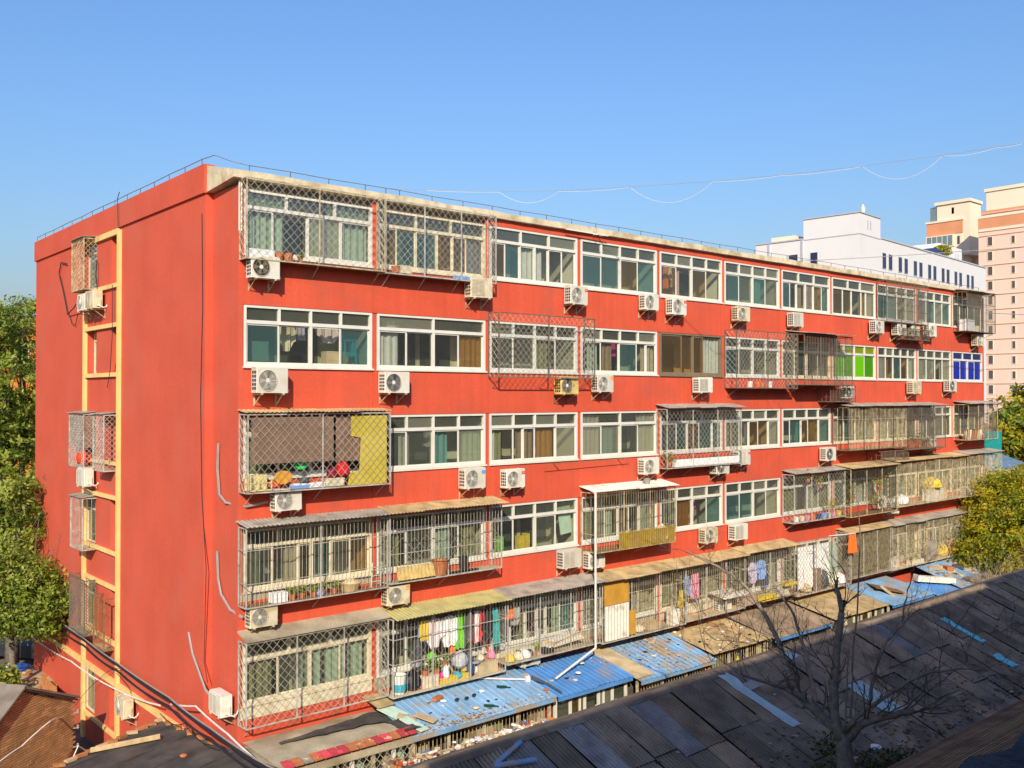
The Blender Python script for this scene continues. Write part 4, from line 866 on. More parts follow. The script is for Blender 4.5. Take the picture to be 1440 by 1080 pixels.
flatround(1.0, -.44, 9.42, .24, .17, CL['orange'] if False else M('orange_tray', (.66, .30, .02), .6), 'orange_tray', 'oval orange tray leaning beside the cream crate', 'tray')
flatround(1.55, -.3, 9.75, .19, .17, M('green_plastic', (.03, .52, .10), .5), 'green_basin', 'bright green basin below the brown blind', 'basin')
crate(1.7, -.38, 9.12, .9, .2, .12, CL['white'], 'white box in front of the green basin'); crate(1.45, -.44, 9.12, .5, .1, .08, CL['blue'], 'pale blue package beside the orange tray'); sack(1.6, -.38, 9.24, .16, .16, CL['charcoal'], 'dark bundle on the white box', 'bundle', 'cloth_bundle'); crate(2.45, -.36, 9.12, .55, .22, .2, CL['cream'], 'cream box right of the white box'); sack(2.75, -.32, 9.35, .2, .42, CL['red'], 'red bag beside the yellow cloth'); sack(2.45, -.3, 9.3, .14, .3, M('maroon', (.2, .01, .03), .6), 'maroon bag left of the red bag')
pl = MB(); pl.box(16.1, -.50, 8.93, 19.75, -.30, 9.2); pl.box(16.12, -.49, 9.2, 19.73, -.31, 9.205, 1)
for i in range(10): pl.box(16.25 + i * .36, -.508, 8.96, 16.5 + i * .36, -.501, 9.17)
solo(pl, 'planter_trough', [M('trough_white', (.76, .74, .68), .5), DARK], 'long white planter along the foot of the fourth-storey cage', 'planter')
plant(15.85, -.35, 8.95, .28, .4, 'bushy green plant left of the long white planter', pr=.12, n=120); plant(18.4, -.4, 9.15, .15, .12, 'small green sprout in the long white planter', pr=.05, n=30)
for i, (x, c) in enumerate(((20.6, 'white'), (21.1, 'orange'), (21.4, 'red'), (21.9, 'white'))): pot(x, -.4, 11.78, .12, .24, CL[c] if c != 'red' else TERRA, ('white pot, leftmost', 'orange pot', 'terracotta pot', 'white pot, rightmost')[i] + ' on the shelf under the sixth-bay mesh cage')
for i, (x, z) in enumerate(((33.2, 9.0), (34.0, 9.0), (34.8, 9.0))): plant(x, -.5, z, .32, .6, ('left', 'middle', 'right')[i] + ' green plant in the barred cage of the far fourth storey', n=110)
for i, x in enumerate((38.9, 39.5, 40.1)): pot(x, -.6, 9.23, .2, .5, CL['cream'] if i != 1 else TERRA, ('left cream', 'terracotta', 'right cream')[i] + ' pot in the last fourth-storey cage')
# sixth storey
b = MB(); b.box(.12, -.38, 14.86, .78, -.12, 15.08); b.box(.14, -.36, 15.08, .76, -.14, 15.09); solo(b, 'styrofoam_box', CL['white'], 'white foam box in the top corner cage', 'box')
for i, (x, r, m) in enumerate(((.95, .13, TERRA), (1.2, .15, TERRA))): pot(x, -.26, 14.87, r, .2, m, ('left', 'right')[i] + ' orange pot beside the white foam box')
plant(1.55, -.25, 14.87, .1, .12, 'small yellow-green plant right of the orange pots', GRY, pr=.06, n=40)
pot(4.45, -.25, 14.85, .12, .18, TERRA, 'orange pot at the divide of the two top cages'); crate(4.75, -.25, 14.85, .35, .2, .22, CL['cream'], 'cream box right of the orange pot in the top cage'); crate(6.7, -.3, 14.83, .5, .2, .1, CL['blue'], 'blue cloth bundle on the tray of the top cage', 'bundle'); sack(7.2, -.3, 14.83, .14, .14, PLY, 'tan bundle right of the blue one in the top cage', 'bundle', 'cloth_bundle')
crate(39.3, -.4, 14.78, .9, .4, .6, CL['white'], 'white box in the last top-storey cage'); crate(40.3, -.4, 14.78, .6, .3, .3, CL['cream'], 'cream box in the last top-storey cage')
# gable things
rl = MB(); rl.lathe((gx - .2, 11.0, 9.14), [(.08, 0), (.24, .11), (.28, .25), (.24, .39), (.08, .5)], 12); solo(rl, 'red_lantern', M('lantern_red', (.65, .05, .015), .5), 'round red lantern on the gable cage tray', 'lantern', None, (gx - .2, 11.0, 9.14))
# laundry and odds behind the glass
for x, k, w, h, c, lab, cat in ((1.55, 4, .55, .75, 'cream', 'cream shirt behind the glass of the near fifth-storey window', 'shirt'), (1.95, 4, .3, .45, 'lilac', 'lilac cloth behind the near fifth-storey window', 'cloth'), (2.75, 4, .7, .5, 'pinkwhite', 'pinkish garment behind the near fifth-storey window', 'shirt'), (4.5, 4, .55, .9, 'turq', 'turquoise and white cloth behind the second fifth-storey window', 'towel'),
    (13.9, 4, .25, .55, 'magenta', 'magenta cloth behind a fifth-storey window', 'cloth'), (17.1, 5, .5, .8, 'white', 'white shirt behind the sixth-storey fifth bay', 'shirt'), (16.7, 5, .22, .9, 'pink', 'pink towel beside the white shirt of the sixth storey', 'towel'), (18.1, 2, .45, .75, 'pink', 'pink shirt behind the third-storey fifth-bay window', 'shirt'), (4.7, 3, .5, 1.0, 'navy', 'dark coat behind the fourth-storey second-bay window', 'coat'), (6.2, 3, .6, .6, 'grey', 'grey cloth behind the fourth-storey second-bay window', 'cloth'), (26.0, 5, .3, .9, 'red', 'red cloth behind the sixth-storey seventh bay', 'cloth')):
    garment(x, .5, TOP[k] - .35, w, h, CL[c], lab, cat, 'shirt' if cat in ('shirt', 'coat') else 'towel')
tq = MB()
for a in (0, .42):
    tq.tube([(3.15 + a, .35, 12.3), (3.15 + a, .45, 13.0)], .03, 4)
for z in (12.55, 12.95): tq.box(3.12, .36, z, 3.6, .5, z + .1)
tq.box(3.2, .38, 12.6, 3.26, .5, 13.0); tq.box(3.46, .38, 12.6, 3.52, .5, 13.0)
solo(tq, 'plastic_stool', M('turq_plastic', (.01, .42, .55), .5), 'turquoise plastic stool behind the near fifth-storey window', 'stool')
crate(.75, .5, 12.35, .45, .3, .5, CURT['green'], 'pale green cabinet behind the near fifth-storey window', 'cabinet'); crate(2.9, .4, 12.2, .6, .3, .45, PLY, 'cardboard box behind the near fifth-storey window', 'cardboard box')
crate(4.7, .45, 13.28, .35, .3, .3, WHITES, 'white carton high behind the second fifth-storey window', 'carton')
pb = MB().prism([(10.95, .16, 7.85), (11.5, .16, 7.88), (11.6, .16, 7.0), (11.1, .16, 6.95)], (0, .02, 0)); solo(pb, 'pale_board', PALEB, 'tilted pale green board behind a third-storey window', 'board')
for i, (x, c, h) in enumerate(((8.7, 'lime', .5), (9.55, 'yellow', .45), (9.85, 'yellow', .5), (10.0, 'navy', .5))): crate(x, .4, 6.6, .22, .2, h, CL[c], ('green folder', 'left yellow box', 'right yellow box', 'navy box')[i] + ' behind the third-storey window right of the lattice cage')

# ================================================================== SHEDS ALONG THE FOOT OF THE BLOCK
def shed(x0, x1, yb, zb, yf, zf, mat, label, sw=.9, trap=True, fascia=None, front='bars', fmat=OLDST, n=4, amp=.022, skew=.0):
    c = thing('lean_to_shed', label, 'lean-to shed', (x0, yf, 0), 'lean-to sheds along the foot of the block')
    L = math.hypot(yf - yb, zf - zb); a = math.atan2(zb - zf, yb - yf); k = max(1, round((x1 - x0) / sw)); w = (x1 - x0) / k
    for i in range(k): sheet(c, x0 + w * i, yb + RND.uniform(-.02, .02), zb + .006 * (i % 2), w + .03, L + RND.uniform(0, .07), mat, a + RND.uniform(-.006, .006), n, amp, trap, rz=skew + RND.uniform(-.01, .01))
    if fascia: MB().box(x0 + .02, yf - .02, zf - .13, x1 - .02, yf + .015, zf - .012).build('fascia', fascia, c)
    yw = yf + .22; zt = zf - .05
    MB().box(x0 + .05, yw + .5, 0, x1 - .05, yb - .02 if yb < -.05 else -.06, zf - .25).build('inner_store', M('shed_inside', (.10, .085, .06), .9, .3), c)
    MB().box(x0 + .03, yw, 0, x1 - .03, yw + .1, .9).build('low_wall', CONC, c)
    npst = max(2, round((x1 - x0) / 1.2)) + 1
    for i in range(npst):
        x = x0 + .06 + (x1 - x0 - .16) * i / (npst - 1); MB().box(x, yw - .01, .9, x + .07, yw + .06, zt).build('post', fmat, c)
    if front == 'bars':
        nb = int((x1 - x0) / .13)
        for i in range(1, nb): inst('bar', bar_mesh(zt - .9, .010, fmat), c, (x0 + (x1 - x0) * i / nb - x0, yw + .02 - yf, .9))
        r = MB()
        for z in (1.4, 2.1): r.box(x0 + .1, yw + .004, z, x1 - .1, yw + .02, z + .025)
        r.build('rail', fmat, c)
        q = 0
        while q < (x1 - x0) / .32:
            x = x0 + .15 + q * .32
            if RND.random() < .6: MB().box(x, yw + .2, .9, x + .28, yw + .24, zt - .1).build('curtain', [CURT['tan'], CURT['beige'], CURT['olive'], M('curtain_maroon', (.25, .03, .02)), PLY][RND.randrange(5)], c)
            q += 1
    elif front == 'windows':
        kx = max(2, round((x1 - x0) / .62)); w = (x1 - x0 - .2) / kx
        for i in range(kx):
            a0 = x0 + .12 + w * i; f = MB(); t = .05
            f.box(a0, yw, .9, a0 + t, yw + .05, zt); f.box(a0 + w - t - .01, yw, .9, a0 + w - .01, yw + .05, zt); f.box(a0 + t, yw, .9, a0 + w - t, yw + .05, .96); f.box(a0 + t, yw, zt - .06, a0 + w - t, yw + .05, zt)
            wd = f.build('window', PVC if fmat is PVC else CREAM, c)
            p = inst('pane', pane_mesh(GL[(1, 3, 0, 4)[(i * 3 + int(x0)) % 4]]), wd, (a0 + w / 2 - x0, yw + .02 - yf, (.96 + zt) / 2), scale=(w - .1, .006, zt - 1.0)); p.location = Vector((a0 + w / 2, yw + .02, (.96 + zt) / 2)) - wloc(wd)
    return c
# 1: flat concrete roof by the corner with a rim of red tiles
sc = thing('lean_to_shed', 'concrete-roofed lean-to at the near corner, rimmed with red tiles', 'lean-to shed', (.1, -2.3, 0), 'lean-to sheds along the foot of the block')
b = MB(); vs = []; nx, ny = 12, 8
for i in range(nx + 1):
    for j in range(ny + 1):
        x = .12 + 3.75 * i / nx; y = -.03 - 2.1 * j / ny; vs.append((x, y, 2.92 - .05 * j / ny + .03 * noise.noise(Vector((x * 1.3, y * 1.3, 2)))))
b.add(vs, [(i * (ny + 1) + j, i * (ny + 1) + j + 1, (i + 1) * (ny + 1) + j + 1, (i + 1) * (ny + 1) + j) for i in range(nx) for j in range(ny)])
b.box(.13, -2.12, 2.62, 3.86, -.04, 2.80); b.build('concrete_roof', CONC, sc)
def felt(x0, y0, x1, y1, w0, w1, n, name='roofing_felt'):
    b = MB(); vs = []; a, c = Vector((x0, y0, 2.925)), Vector((x1, y1, 2.935)); d = (c - a).normalized(); q = Vector((-d.y, d.x, 0))
    for i in range(n + 1):
        p = a.lerp(c, i / n); w = w0 + (w1 - w0) * i / n; w *= 1 + .5 * noise.noise(Vector((i * .6, x0, 1)))
        for t in (-1, -.4, .2, 1): vs.append(p + q * (w * t + .06 * noise.noise(Vector((i * .8, t, y0)))) + Vector((0, 0, .02 + .05 * abs(noise.noise(Vector((i * .7, t * 2, 4)))))))
    b.add(vs, [(i * 4 + k, i * 4 + 4 + k, i * 4 + 5 + k, i * 4 + 1 + k) for i in range(n) for k in range(3)]); return b.build(name, BITU, sc)
felt(.75, -.75, 3.8, -.72, .06, .42, 16); felt(3.72, -.5, 3.8, -2.1, .18, .24, 8)
MB().box(2.7, -1.75, 2.9, 3.6, -1.3, 2.935).build('slab', CONC, sc)
REDT = M('red_painted_tile', (.55, .06, .075), .7, .2, 6, rnd=.3)
for i in range(15):
    x = .2 + i * .245; q = MB(); q.obox((x + .11, -2.04, 2.925), (.215, .34, .03), Matrix.Rotation(.16, 3, 'X') @ Matrix.Rotation(RND.uniform(-.12, .12), 3, 'Z')); q.build('rim_tile', [REDT, REDT, TERRA, GREYS, REDT][RND.randrange(5)] if i < 14 else REDT, sc)
for i in range(7):
    x = .2 + i * .6; MB().box(x, -2.05, .2, x + .09, -1.98, 2.62).build('post', PVC if i % 2 else OLDST, sc)
m = MB()
for a, b_ in diag(.2, 3.8, .4, 2.62, .2, 1.05) + diag(.2, 3.8, .4, 2.62, .2, -1.05): m.tube([(a[0], -2.09, a[1]), (b_[0], -2.09, b_[1])], .008, 3, cap=False)
tag(m.build('wire_mesh', WIREM, sc), kind='stuff')
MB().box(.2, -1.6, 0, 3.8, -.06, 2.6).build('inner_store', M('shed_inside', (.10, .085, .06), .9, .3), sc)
for i in range(9): MB().box(.3 + i * .4, -1.75, .3, .55 + i * .4, -1.72, 2.55).build('curtain', [CURT['olive'], CURT['beige'], CURT['green']][i % 3], sc)
shed(3.75, 8.75, .0 - .04, 3.2, -2.15, 2.78, BLUE, 'long faded blue shed roof littered with rubbish, next to the concrete one', fascia=BLUED, fmat=OLDST, amp=.014)
shed(8.85, 12.05, -.04, 3.12, -2.1, 2.72, BLUEB, 'bright blue shed roof crossed by the white drainpipe, over white sliding windows', fascia=BLUEB, front='windows', fmat=PVC)
shed(12.15, 15.9, -.04, 3.12, -2.35, 2.6, BLUED, 'dusty blue shed roof with a plywood board on its left edge', fascia=BLUED, fmat=OLDST)
shed(16.0, 19.3, -.04, 3.1, -2.2, 2.72, TANS, 'tan shed roof strewn with branches, over a row of bars', trap=False, n=8, amp=.012, fmat=OLDST)
shed(19.4, 23.3, -.04, 3.15, -2.3, 2.68, ROOFB, 'dark corrugated shed roof with a blue front edge', trap=False, n=7, amp=.03, fascia=BLUEB, fmat=DKSTEEL)
shed(23.4, 27.6, -.04, 3.2, -2.3, 2.75, TANS, 'flat tan board roof of a shed beside the dark corrugated one', trap=False, n=8, amp=.006, front='windows')
shed(27.7, 31.4, -.04, 3.15, -2.4, 2.72, BLUED, 'blue shed roof carrying a brown sheet, far along the block', fascia=BLUEB, front='windows')
shed(31.5, 34.3, -1.0, 2.9, -2.6, 2.6, BLUEB, 'low bright blue shed roof with a blue front board, far along the block', fascia=BLUEB, front='bars')
shed(33.6, 42.5, -.04, 3.5, -3.0, 2.55, BLUED, 'farthest and widest blue shed roof, covered in dry litter', fascia=None)
# lying on the shed roofs
def onroof(px, py, z=2.95): return onZ(px, py, z)
def plank(x, y, z, L, w, th, rz, mat, label, cat='board', rx=.2, group=None):
    q = MB(); q.obox((0, 0, 0), (w, L, th)); q.obox((0, L * .48, th * .5), (w * 1.02, .02, th * .4))
    o = solo(q, cat.replace(' ', '_'), mat, label, cat, group, (0, 0, 0)); o.location = (x, y, z); o.rotation_euler = (rx, 0, rz); return o
def zr(y, zb, zf, yf): return zb + (zf - zb) * (y / yf) + .045
plank(12.45, -1.15, zr(-1.15, 3.12, 2.6, -2.35), 2.25, .85, .025, .03, PLY, 'large plywood board on the left edge of a dusty blue shed roof', rx=.215)
for i, (x, y, L, w, r, m, lab) in enumerate(((3.95, -.9, .7, .5, .3, PALEB, 'pale green sheet at the left edge of the faded blue roof'), (4.1, -1.35, .5, .35, .8, PLY, 'upper tan board at the left edge of the faded blue roof'), (4.05, -1.75, .8, .3, .2, PALEB, 'long pale green strip at the left edge of the faded blue roof'), (4.5, -1.65, .6, .3, .5, TRASH[2], 'lower tan board at the left edge of the faded blue roof'), (3.85, -.35, .75, .55, .1, TANS, 'tan corrugated offcut beside the concrete roof'))):
    plank(x, y, zr(y, 3.2, 2.78, -2.15) + .02 * i, L, w, .02, r, m, lab)
def brick(x, y, z, rz, label, mat=OBRICK, sc=1.):
    q = MB(); q.obox((0, 0, .027), (.24, .115, .053)); q.obox((0, 0, .0545), (.2, .08, .004)); o = solo(q, 'loose_brick', mat, label, 'brick', 'loose bricks', (0, 0, 0)); o.location = (x, y, z); o.rotation_euler = (0, 0, rz); o.scale = (sc,) * 3; return o
brick(5.45, -.85, zr(-.85, 3.2, 2.78, -2.15) - .02, .4, 'broken orange brick on the faded blue roof', TERRA, 1.5)
for x, y, c, lab in ((5.55, -1.0, 'white', 'white rag on the faded blue roof below the orange brick'), (6.9, -1.0, 'white', 'white crumpled box on the faded blue roof near the dark bottle'), (6.15, -1.7, 'cream', 'cream rag near the front edge of the faded blue roof'), (8.7, -1.75, 'orange', 'orange-brown clump at the end of the faded blue roof'), (11.0, -.9, 'cream', 'cream rag under the lying drainpipe'), (10.4, -1.35, 'white', 'white scrap on the bright blue roof')):
    o = sack(x, y, zr(y, 3.2, 2.78, -2.15) - .03, .09, .06, CL[c] if c != 'orange' else TERRA, lab, 'rag', 'rag')
for x, y, lab in ((7.45, -1.0, 'dark green bottle on the faded blue roof'), (6.4, -1.72, 'second green bottle near the front edge of the faded blue roof')):
    q = MB(); q.tube([(0, 0, 0), (.26, 0, 0), (.32, 0, 0), (.42, 0, 0)], [.045, .045, .02, .018], 8); o = solo(q, 'bottle', M('bottle_green', (.01, .05, .03), .2), lab, 'bottle', None, (0, 0, 0)); o.location = (x, y, zr(y, 3.2, 2.78, -2.15)); o.rotation_euler = (0, .1, -.5)
solo(MB().tube([(7.2, -.35, 3.2), (8.5, -1.05, 3.07)], [.025, .03], 5).tube([(8.5, -1.05, 3.07), (8.62, -1.1, 3.06)], [.09, .12], 6), 'broom', CL['pinkwhite'], 'pale broom lying across the faded blue roof', 'broom')
solo(MB().tube([(8.75, -1.05, 3.08), (8.95, -1.5, 2.98), (9.0, -2.1, 2.84)], [.06, .03, .025], 5), 'mop', [CL['charcoal']], 'dark-headed mop lying over the front edge of the blue roofs', 'mop')
for x, y, lab in ((5.9, -1.15, 'left'), (6.2, -1.2, 'middle'), (6.5, -1.15, 'right')): crate(x, y, zr(y, 3.2, 2.78, -2.15), .12, .08, .05, DARK, lab + ' of three small black scraps on the faded blue roof', 'scrap', rz=.6)
plank(29.4, -1.2, 3.02, 1.3, 1.1, .02, .9, RUST, 'rusty brown sheet on a far blue shed roof', 'metal sheet', .18); plank(28.9, -1.6, 2.98, .8, .25, .04, .2, PLY, 'tan board standing on a far blue shed roof', rx=.6)
plank(33.1, -1.6, 3.0, 2.0, .4, .25, 1.1, WHITES, 'white fallen trough on the low blue shed roof', 'trough', .1); crate(35.6, -2.6, 2.62, 1.8, .9, .35, GREYS, 'grey water tank at the front of the farthest blue roof', 'water tank')
for i, (x, y, m) in enumerate(((34.6, -1.0, PLY), (35.3, -1.2, TERRA), (36.2, -1.3, CL['charcoal']), (36.9, -1.7, PLY), (37.5, -.9, WHITES))): crate(x, y, 3.5 - .32 * -y + .02, .5, .35, .16, m, ('tan', 'orange', 'dark', 'second tan', 'white')[i] + ' scrap box on the farthest blue roof', 'scrap', rz=i)
def litter(name, fn, n, smin, smax, mats, seed=1, flat=.3):
    rr = random.Random(seed); b = MB()
    for _ in range(n):
        p = fn(rr); s_ = rr.uniform(smin, smax)
        b.obox(p, (s_, s_ * rr.uniform(.3, 1), s_ * flat * rr.uniform(.4, 1)), Matrix.Rotation(rr.random() * 6.3, 3, 'Z') @ Matrix.Rotation(rr.uniform(-.4, .4), 3, 'X'), rr.randrange(len(mats)))
    return tag(b.build(name, mats), kind='stuff')
LIT = [PLY, TRASH[4], TRASH[0], TRASH[2], WOODM, DARK]
litter('roof_litter', lambda r: (lambda x, y: (x, y, zr(y, 3.2, 2.78, -2.15) - .03))(r.uniform(3.9, 8.7), -2.1 * r.random() ** .6), 34, .03, .10, LIT, 3)
litter('roof_litter', lambda r: (lambda x, y: (x, y, zr(y, 3.12, 2.72, -2.1) - .03))(r.uniform(8.9, 12), -2. * r.random()), 30, .03, .15, LIT, 4)
litter('roof_litter', lambda r: (lambda x, y: (x, y, zr(y, 3.12, 2.6, -2.35) - .03))(r.uniform(13, 15.9), -2.2 * r.random()), 60, .03, .16, LIT, 5)
litter('leaf_litter', lambda r: (lambda x, y: (x, y, zr(y, 3.12, 2.6, -2.35) - .035))(12.2 + round(r.uniform(3, 16)) * .225 + .1 + r.gauss(0, .03), -2.2 * r.random()), 700, .02, .07, [PLY, TRASH[4], BARK, WOODM], 51)
litter('leaf_litter', lambda r: (lambda x, y: (x, y, zr(y, 3.2, 2.78, -2.15) - .04))(r.uniform(3.9, 8.7), -2.12 + abs(r.gauss(0, .18))), 500, .02, .08, [PLY, TRASH[4], BARK, WOODM], 52)
litter('roof_litter', lambda r: (lambda x, y: (x, y, zr(y, 3.1, 2.72, -2.2) - .03))(r.uniform(16, 19.3), -2.1 * r.random()), 80, .03, .2, LIT + [OBRICK], 6)
litter('roof_litter', lambda r: (lambda x, y: (x, y, 3.1 - .18 * -y + .0))(r.uniform(20, 31), -2.1 * r.random()), 90, .05, .25, LIT, 7)
litter('roof_litter', lambda r: (lambda x, y: (x, y, 3.52 - .32 * -y))(r.uniform(34, 42), -2.8 * r.random()), 220, .06, .35, LIT, 8)
litter('roof_litter', lambda r: (r.uniform(.6, 3.7), -1.9 - .25 * r.random(), 2.92), 40, .04, .16, [OBRICK, TRASH[0], TRASH[2], REDT], 9, .6)
# rubbish along the top of the alley wall
aw = thing('alley_wall', 'low alley wall in front of the sheds, heaped with rubbish', 'wall', (1, -2.7, 0))
MB().box(1.0, -2.95, 0, 33, -2.5, 2.0).build('wall', CONC, aw)
litter('rubbish', lambda r: (lambda x: (x, -2.72 + r.uniform(-.22, .22), 2.02 + r.random() ** 1.3 * (.52 if x < 8 else .32)))(r.choice([r.uniform(2.5, 7.8), r.uniform(11.3, 16.5), r.uniform(2.5, 30)])), 1700, .04, .17, TRASH + [TRASH[0], TRASH[0], TRASH[2], TRASH[2], PLY], 12, .5)
fl = MB().prism([(15.9, -2.95, 2.0), (16.8, -2.95, 2.1), (16.3, -2.95, 2.75)], (0, .04, 0)); solo(fl, 'yellow_cloth', M('bright_yellow', (.75, .62, .02), .6), 'bright yellow cloth scrap standing by the dark roof ridge', 'cloth')
plank(15.1, -2.95, 2.35, .8, .12, .03, .8, M('orange_plastic', (.75, .16, .02), .6), 'bright orange stick lying by the ridge of the dark roof', 'stick', .5)
bv = MB(); leafball(bv, (21.3, -3.0, 1.7), .8, 500, .10, squash=.8); leafball(bv, (22.6, -3.0, 1.8), .7, 400, .10, squash=.8); leafball(bv, (20.2, -3.0, 1.6), .6, 250, .10, squash=.8)
vp = thing('climbing_bush', 'dark green leafy bush between the dark shed and the long roof', 'bush', (21.3, -3.0, 0)); bv.build('foliage', [M('vine_leaf_%d' % i, c, .5, .2, trans=.2) for i, c in enumerate(((.03, .14, .02), (.02, .09, .02), (.05, .2, .03)))], vp); MB().tube([(21.3, -3, 0), (21.4, -3, 1.5)], .04, 5).build('stem', BARK, vp)

# ================================================================== LONG DARK ROOF OF THE ROW HOUSE
RY, RZ0, RS, RK = -5.8, 3.60, .40, .0125
row = thing('row_house', 'long low row house under a patched dark corrugated roof', 'row house', (0, RY, 0))
rr = random.Random(21); ang = math.atan(RS); ca, sa = cos(ang), sin(ang); P = .82; X0R = -.6
def roofpt(x, d, up=0): return Vector((x, RY - d * ca - up * -sa * 0, RZ0 + RK * x - d * sa + up))
specials = {8: ROOFG, 9: ROOFB, 14: ROOFG}
for i in range(58):
    for r_, (d0, L) in enumerate(((0.02, 1.85), (1.66, 1.85), (3.28, 1.55))):
        m = rr.choice([ROOFD, ROOFD, ROOFB, ROOFB if i > 16 else ROOFD, ROOFG if rr.random() < .22 else ROOFD])
        if r_ == 0 and i == 14: m = ROOFB
        if i in (7,) and r_ < 2: m = ROOFG
        x = X0R + i * P + rr.uniform(-.025, .025)
        if i > 18 and rr.random() < .10: m = SKYLT if rr.random() < .25 else ROOFG
        d = d0 + rr.uniform(0, .1); LL = L + (.22 if rr.random() < .3 else 0)
        p = roofpt(x, d, .05 - .016 * r_ + .006 * (i % 2) + rr.uniform(0, .012))
        sheet(row, p.x, p.y, p.z, .79, round(LL, 2), m, ang + rr.uniform(-.016, .016), 7, .034, 'groove', ry=-RK + rr.uniform(-.022, .022), rz=rr.uniform(-.03, .03))
for i in range(44):
    x = X0R + i * 1.1; q = MB(); z = RZ0 + RK * x + .055
    q.prism([(x, RY - .22, z - .045), (x, RY - .05, z + .035), (x, RY + .05, z + .035), (x, RY + .25, z - .06), (x, RY + .05, z + .01), (x, RY - .05, z + .01)], (1.14, rr.uniform(-.03, .03), RK * 1.1 + rr.uniform(-.012, .012)))
    q.build('ridge_cap', rr.choice([ROOFD, ROOFB, ROOFD]), row)
b = MB(); e0, e1 = roofpt(X0R + .05, .05, -.06), roofpt(X0R + .05, 4.7, -.06); b.prism([e0, e1, e1 - Vector((0, 0, .03)), e0 - Vector((0, 0, .03))], (47.2, 0, RK * 47.2)); b.build('roof_boarding', M('dark_roof_boarding', (.03, .024, .02), .9, .3), row)
b = MB(); pts = [(X0R, RY + .02, RZ0 - .03), (47, RY + .02, RZ0 - .03 + RK * 47), (47, RY + 1.9, RZ0 - .75 + RK * 47), (X0R, RY + 1.9, RZ0 - .75)]
b.prism(pts, (0, 0, .03)); b.build('back_slope', ROOFD, row)
b = MB(); e = roofpt(0, 4.6); b.prism([(X0R + .1, RY - .02, 0), (X0R + .1, RY + 1.7, 0), (X0R + .1, RY + 1.7, RZ0 - .75), (X0R + .1, RY, RZ0 - .1), (X0R + .1, e.y, e.z - .08), (X0R + .1, e.y, 0)], (46.8, 0, 0)); b.build('wall', BEHIND, row)
def strip(x, d0, L, w, mat, label, skew=0., n=8):
    b = MB(); vs = []
    for i in range(n + 1):
        d = d0 + L * i / n; p = roofpt(x + skew * i / n + .03 * sin(i * 1.7), d, .105 + .012 * sin(i * 2.3))
        ww = w * (1 - .15 * (i / n) + .1 * sin(i * 1.1)); vs += [p, p + Vector((ww, 0, 0)), p + Vector((ww, 0, -.012)), p + Vector((0, 0, -.012))]
    b.add(vs, [(i * 4 + k, i * 4 + (k + 1) % 4, i * 4 + 4 + (k + 1) % 4, i * 4 + 4 + k) for i in range(n) for k in range(4)] + [(3, 2, 1, 0), (n * 4, n * 4 + 1, n * 4 + 2, n * 4 + 3)])
    return solo(b, 'plastic_strip', mat, label, 'plastic sheet')
strip(11.2, .15, 2.4, .42, SKYLT, 'long crooked pale blue strip across the dark roof', .25)
strip(22.9, .9, 1.5, .34, CYANS, 'bright cyan strip in the middle of the dark roof', .1); strip(22.4, 3.0, .7, .45, CYANS, 'short cyan scrap near the lower edge of the dark roof', .1)
for x0, d0, dx, dd, lab in ((2.95, .62, 1.0, -.34, 'upper blue metal gutter piece on the left end of the ridge'), (2.9, .66, 1.0, .22, 'lower blue metal gutter piece on the left end of the ridge')):
    p, q_ = roofpt(x0, d0, .14), roofpt(x0 + dx, d0 + dd, .16); b = MB(); dv = (q_ - p); sd = Vector((0, -.09, -.02)); b.prism([p, p + sd, p + sd + Vector((0, 0, .04)), p + Vector((0, 0, .06))], dv); solo(b, 'gutter_piece', BLUED, lab, 'gutter')
for i, (px_, py_, m, lab) in enumerate(((1110, 925, SKYLT, 'pale tin scrap on the ridge beside the bare tree'), (1060, 955, GREYC, 'crumpled grey scrap near the ridge left of the bare tree'))):
    p = onY(px_, py_, RY - .3 - .5 * i); plank(p.x, p.y, RZ0 + RK * p.x - .13 - .2 * i + .1, .3, .7, .03, .1, m, lab, 'metal sheet', .35)
for i in range(16):
    x = 27 + i * 1.05 + rr.uniform(-.3, .3); d = rr.uniform(1.5, 4.2); p = roofpt(x, d, .12); q = MB(); q.tube([p, p + Vector((rr.uniform(.6, 1.4), rr.uniform(-.7, .7), .02))], .025, 4)
    solo(q, 'fallen_branch', BARKD, 'fallen dry branch on the right half of the dark roof', 'branch', 'fallen branches on the dark roof')
litter('roof_litter', lambda r: roofpt(r.uniform(1, 42), r.uniform(.1, 4.6), .09), 260, .03, .14, [ROOFB, BARK, TRASH[4], DARK, GREYS], 14)
litter('leaf_litter', lambda r: (lambda d: roofpt(r.uniform(9, 30) , d, .09))(4.55 - 2.6 * r.random() ** 2.2), 900, .03, .11, [M('dry_leaf_brown', (.16, .085, .04), .9, .3), M('dry_leaf_dark', (.07, .05, .03), .9, .3), BARK], 17, .25)
# next row: brown tiled roof nearer the camera
r2 = thing('row_house', 'brown ribbed roof in the lower right corner, across a dark gap', 'row house', (3, -10.8, 0))
n2 = 34
for i in range(n2):
    d = i * .115; y = -10.75 - d; z = 2.60 + d * .33
    b = MB(); vs = []; kx = 36
    for j in range(kx + 1):
        x = 3 + 27 * j / kx
        w_ = .012 * noise.noise(Vector((x * .8, d * 3, 1)))
        vs += [(x, y + .02, z + w_), (x, y - .085, z + .045 + w_), (x, y - .086, z - .03 + w_)]
    b.add(vs, [(j * 3 + k, j * 3 + k + 1, j * 3 + 4 + k, j * 3 + 3 + k) for j in range(kx) for k in (0, 1)])
    b.build('roof_course', M('brown_roof_course', (.20, .135, .07), .9, .25, 2, .3, 40, dirt=(.08, .055, .035), dscale=1.2, damt=.6, rnd=.3, fine=.15), r2)
MB().box(3.05, -14.6, 0, 29.9, -10.95, 2.45).build('wall', BEHIND, r2)
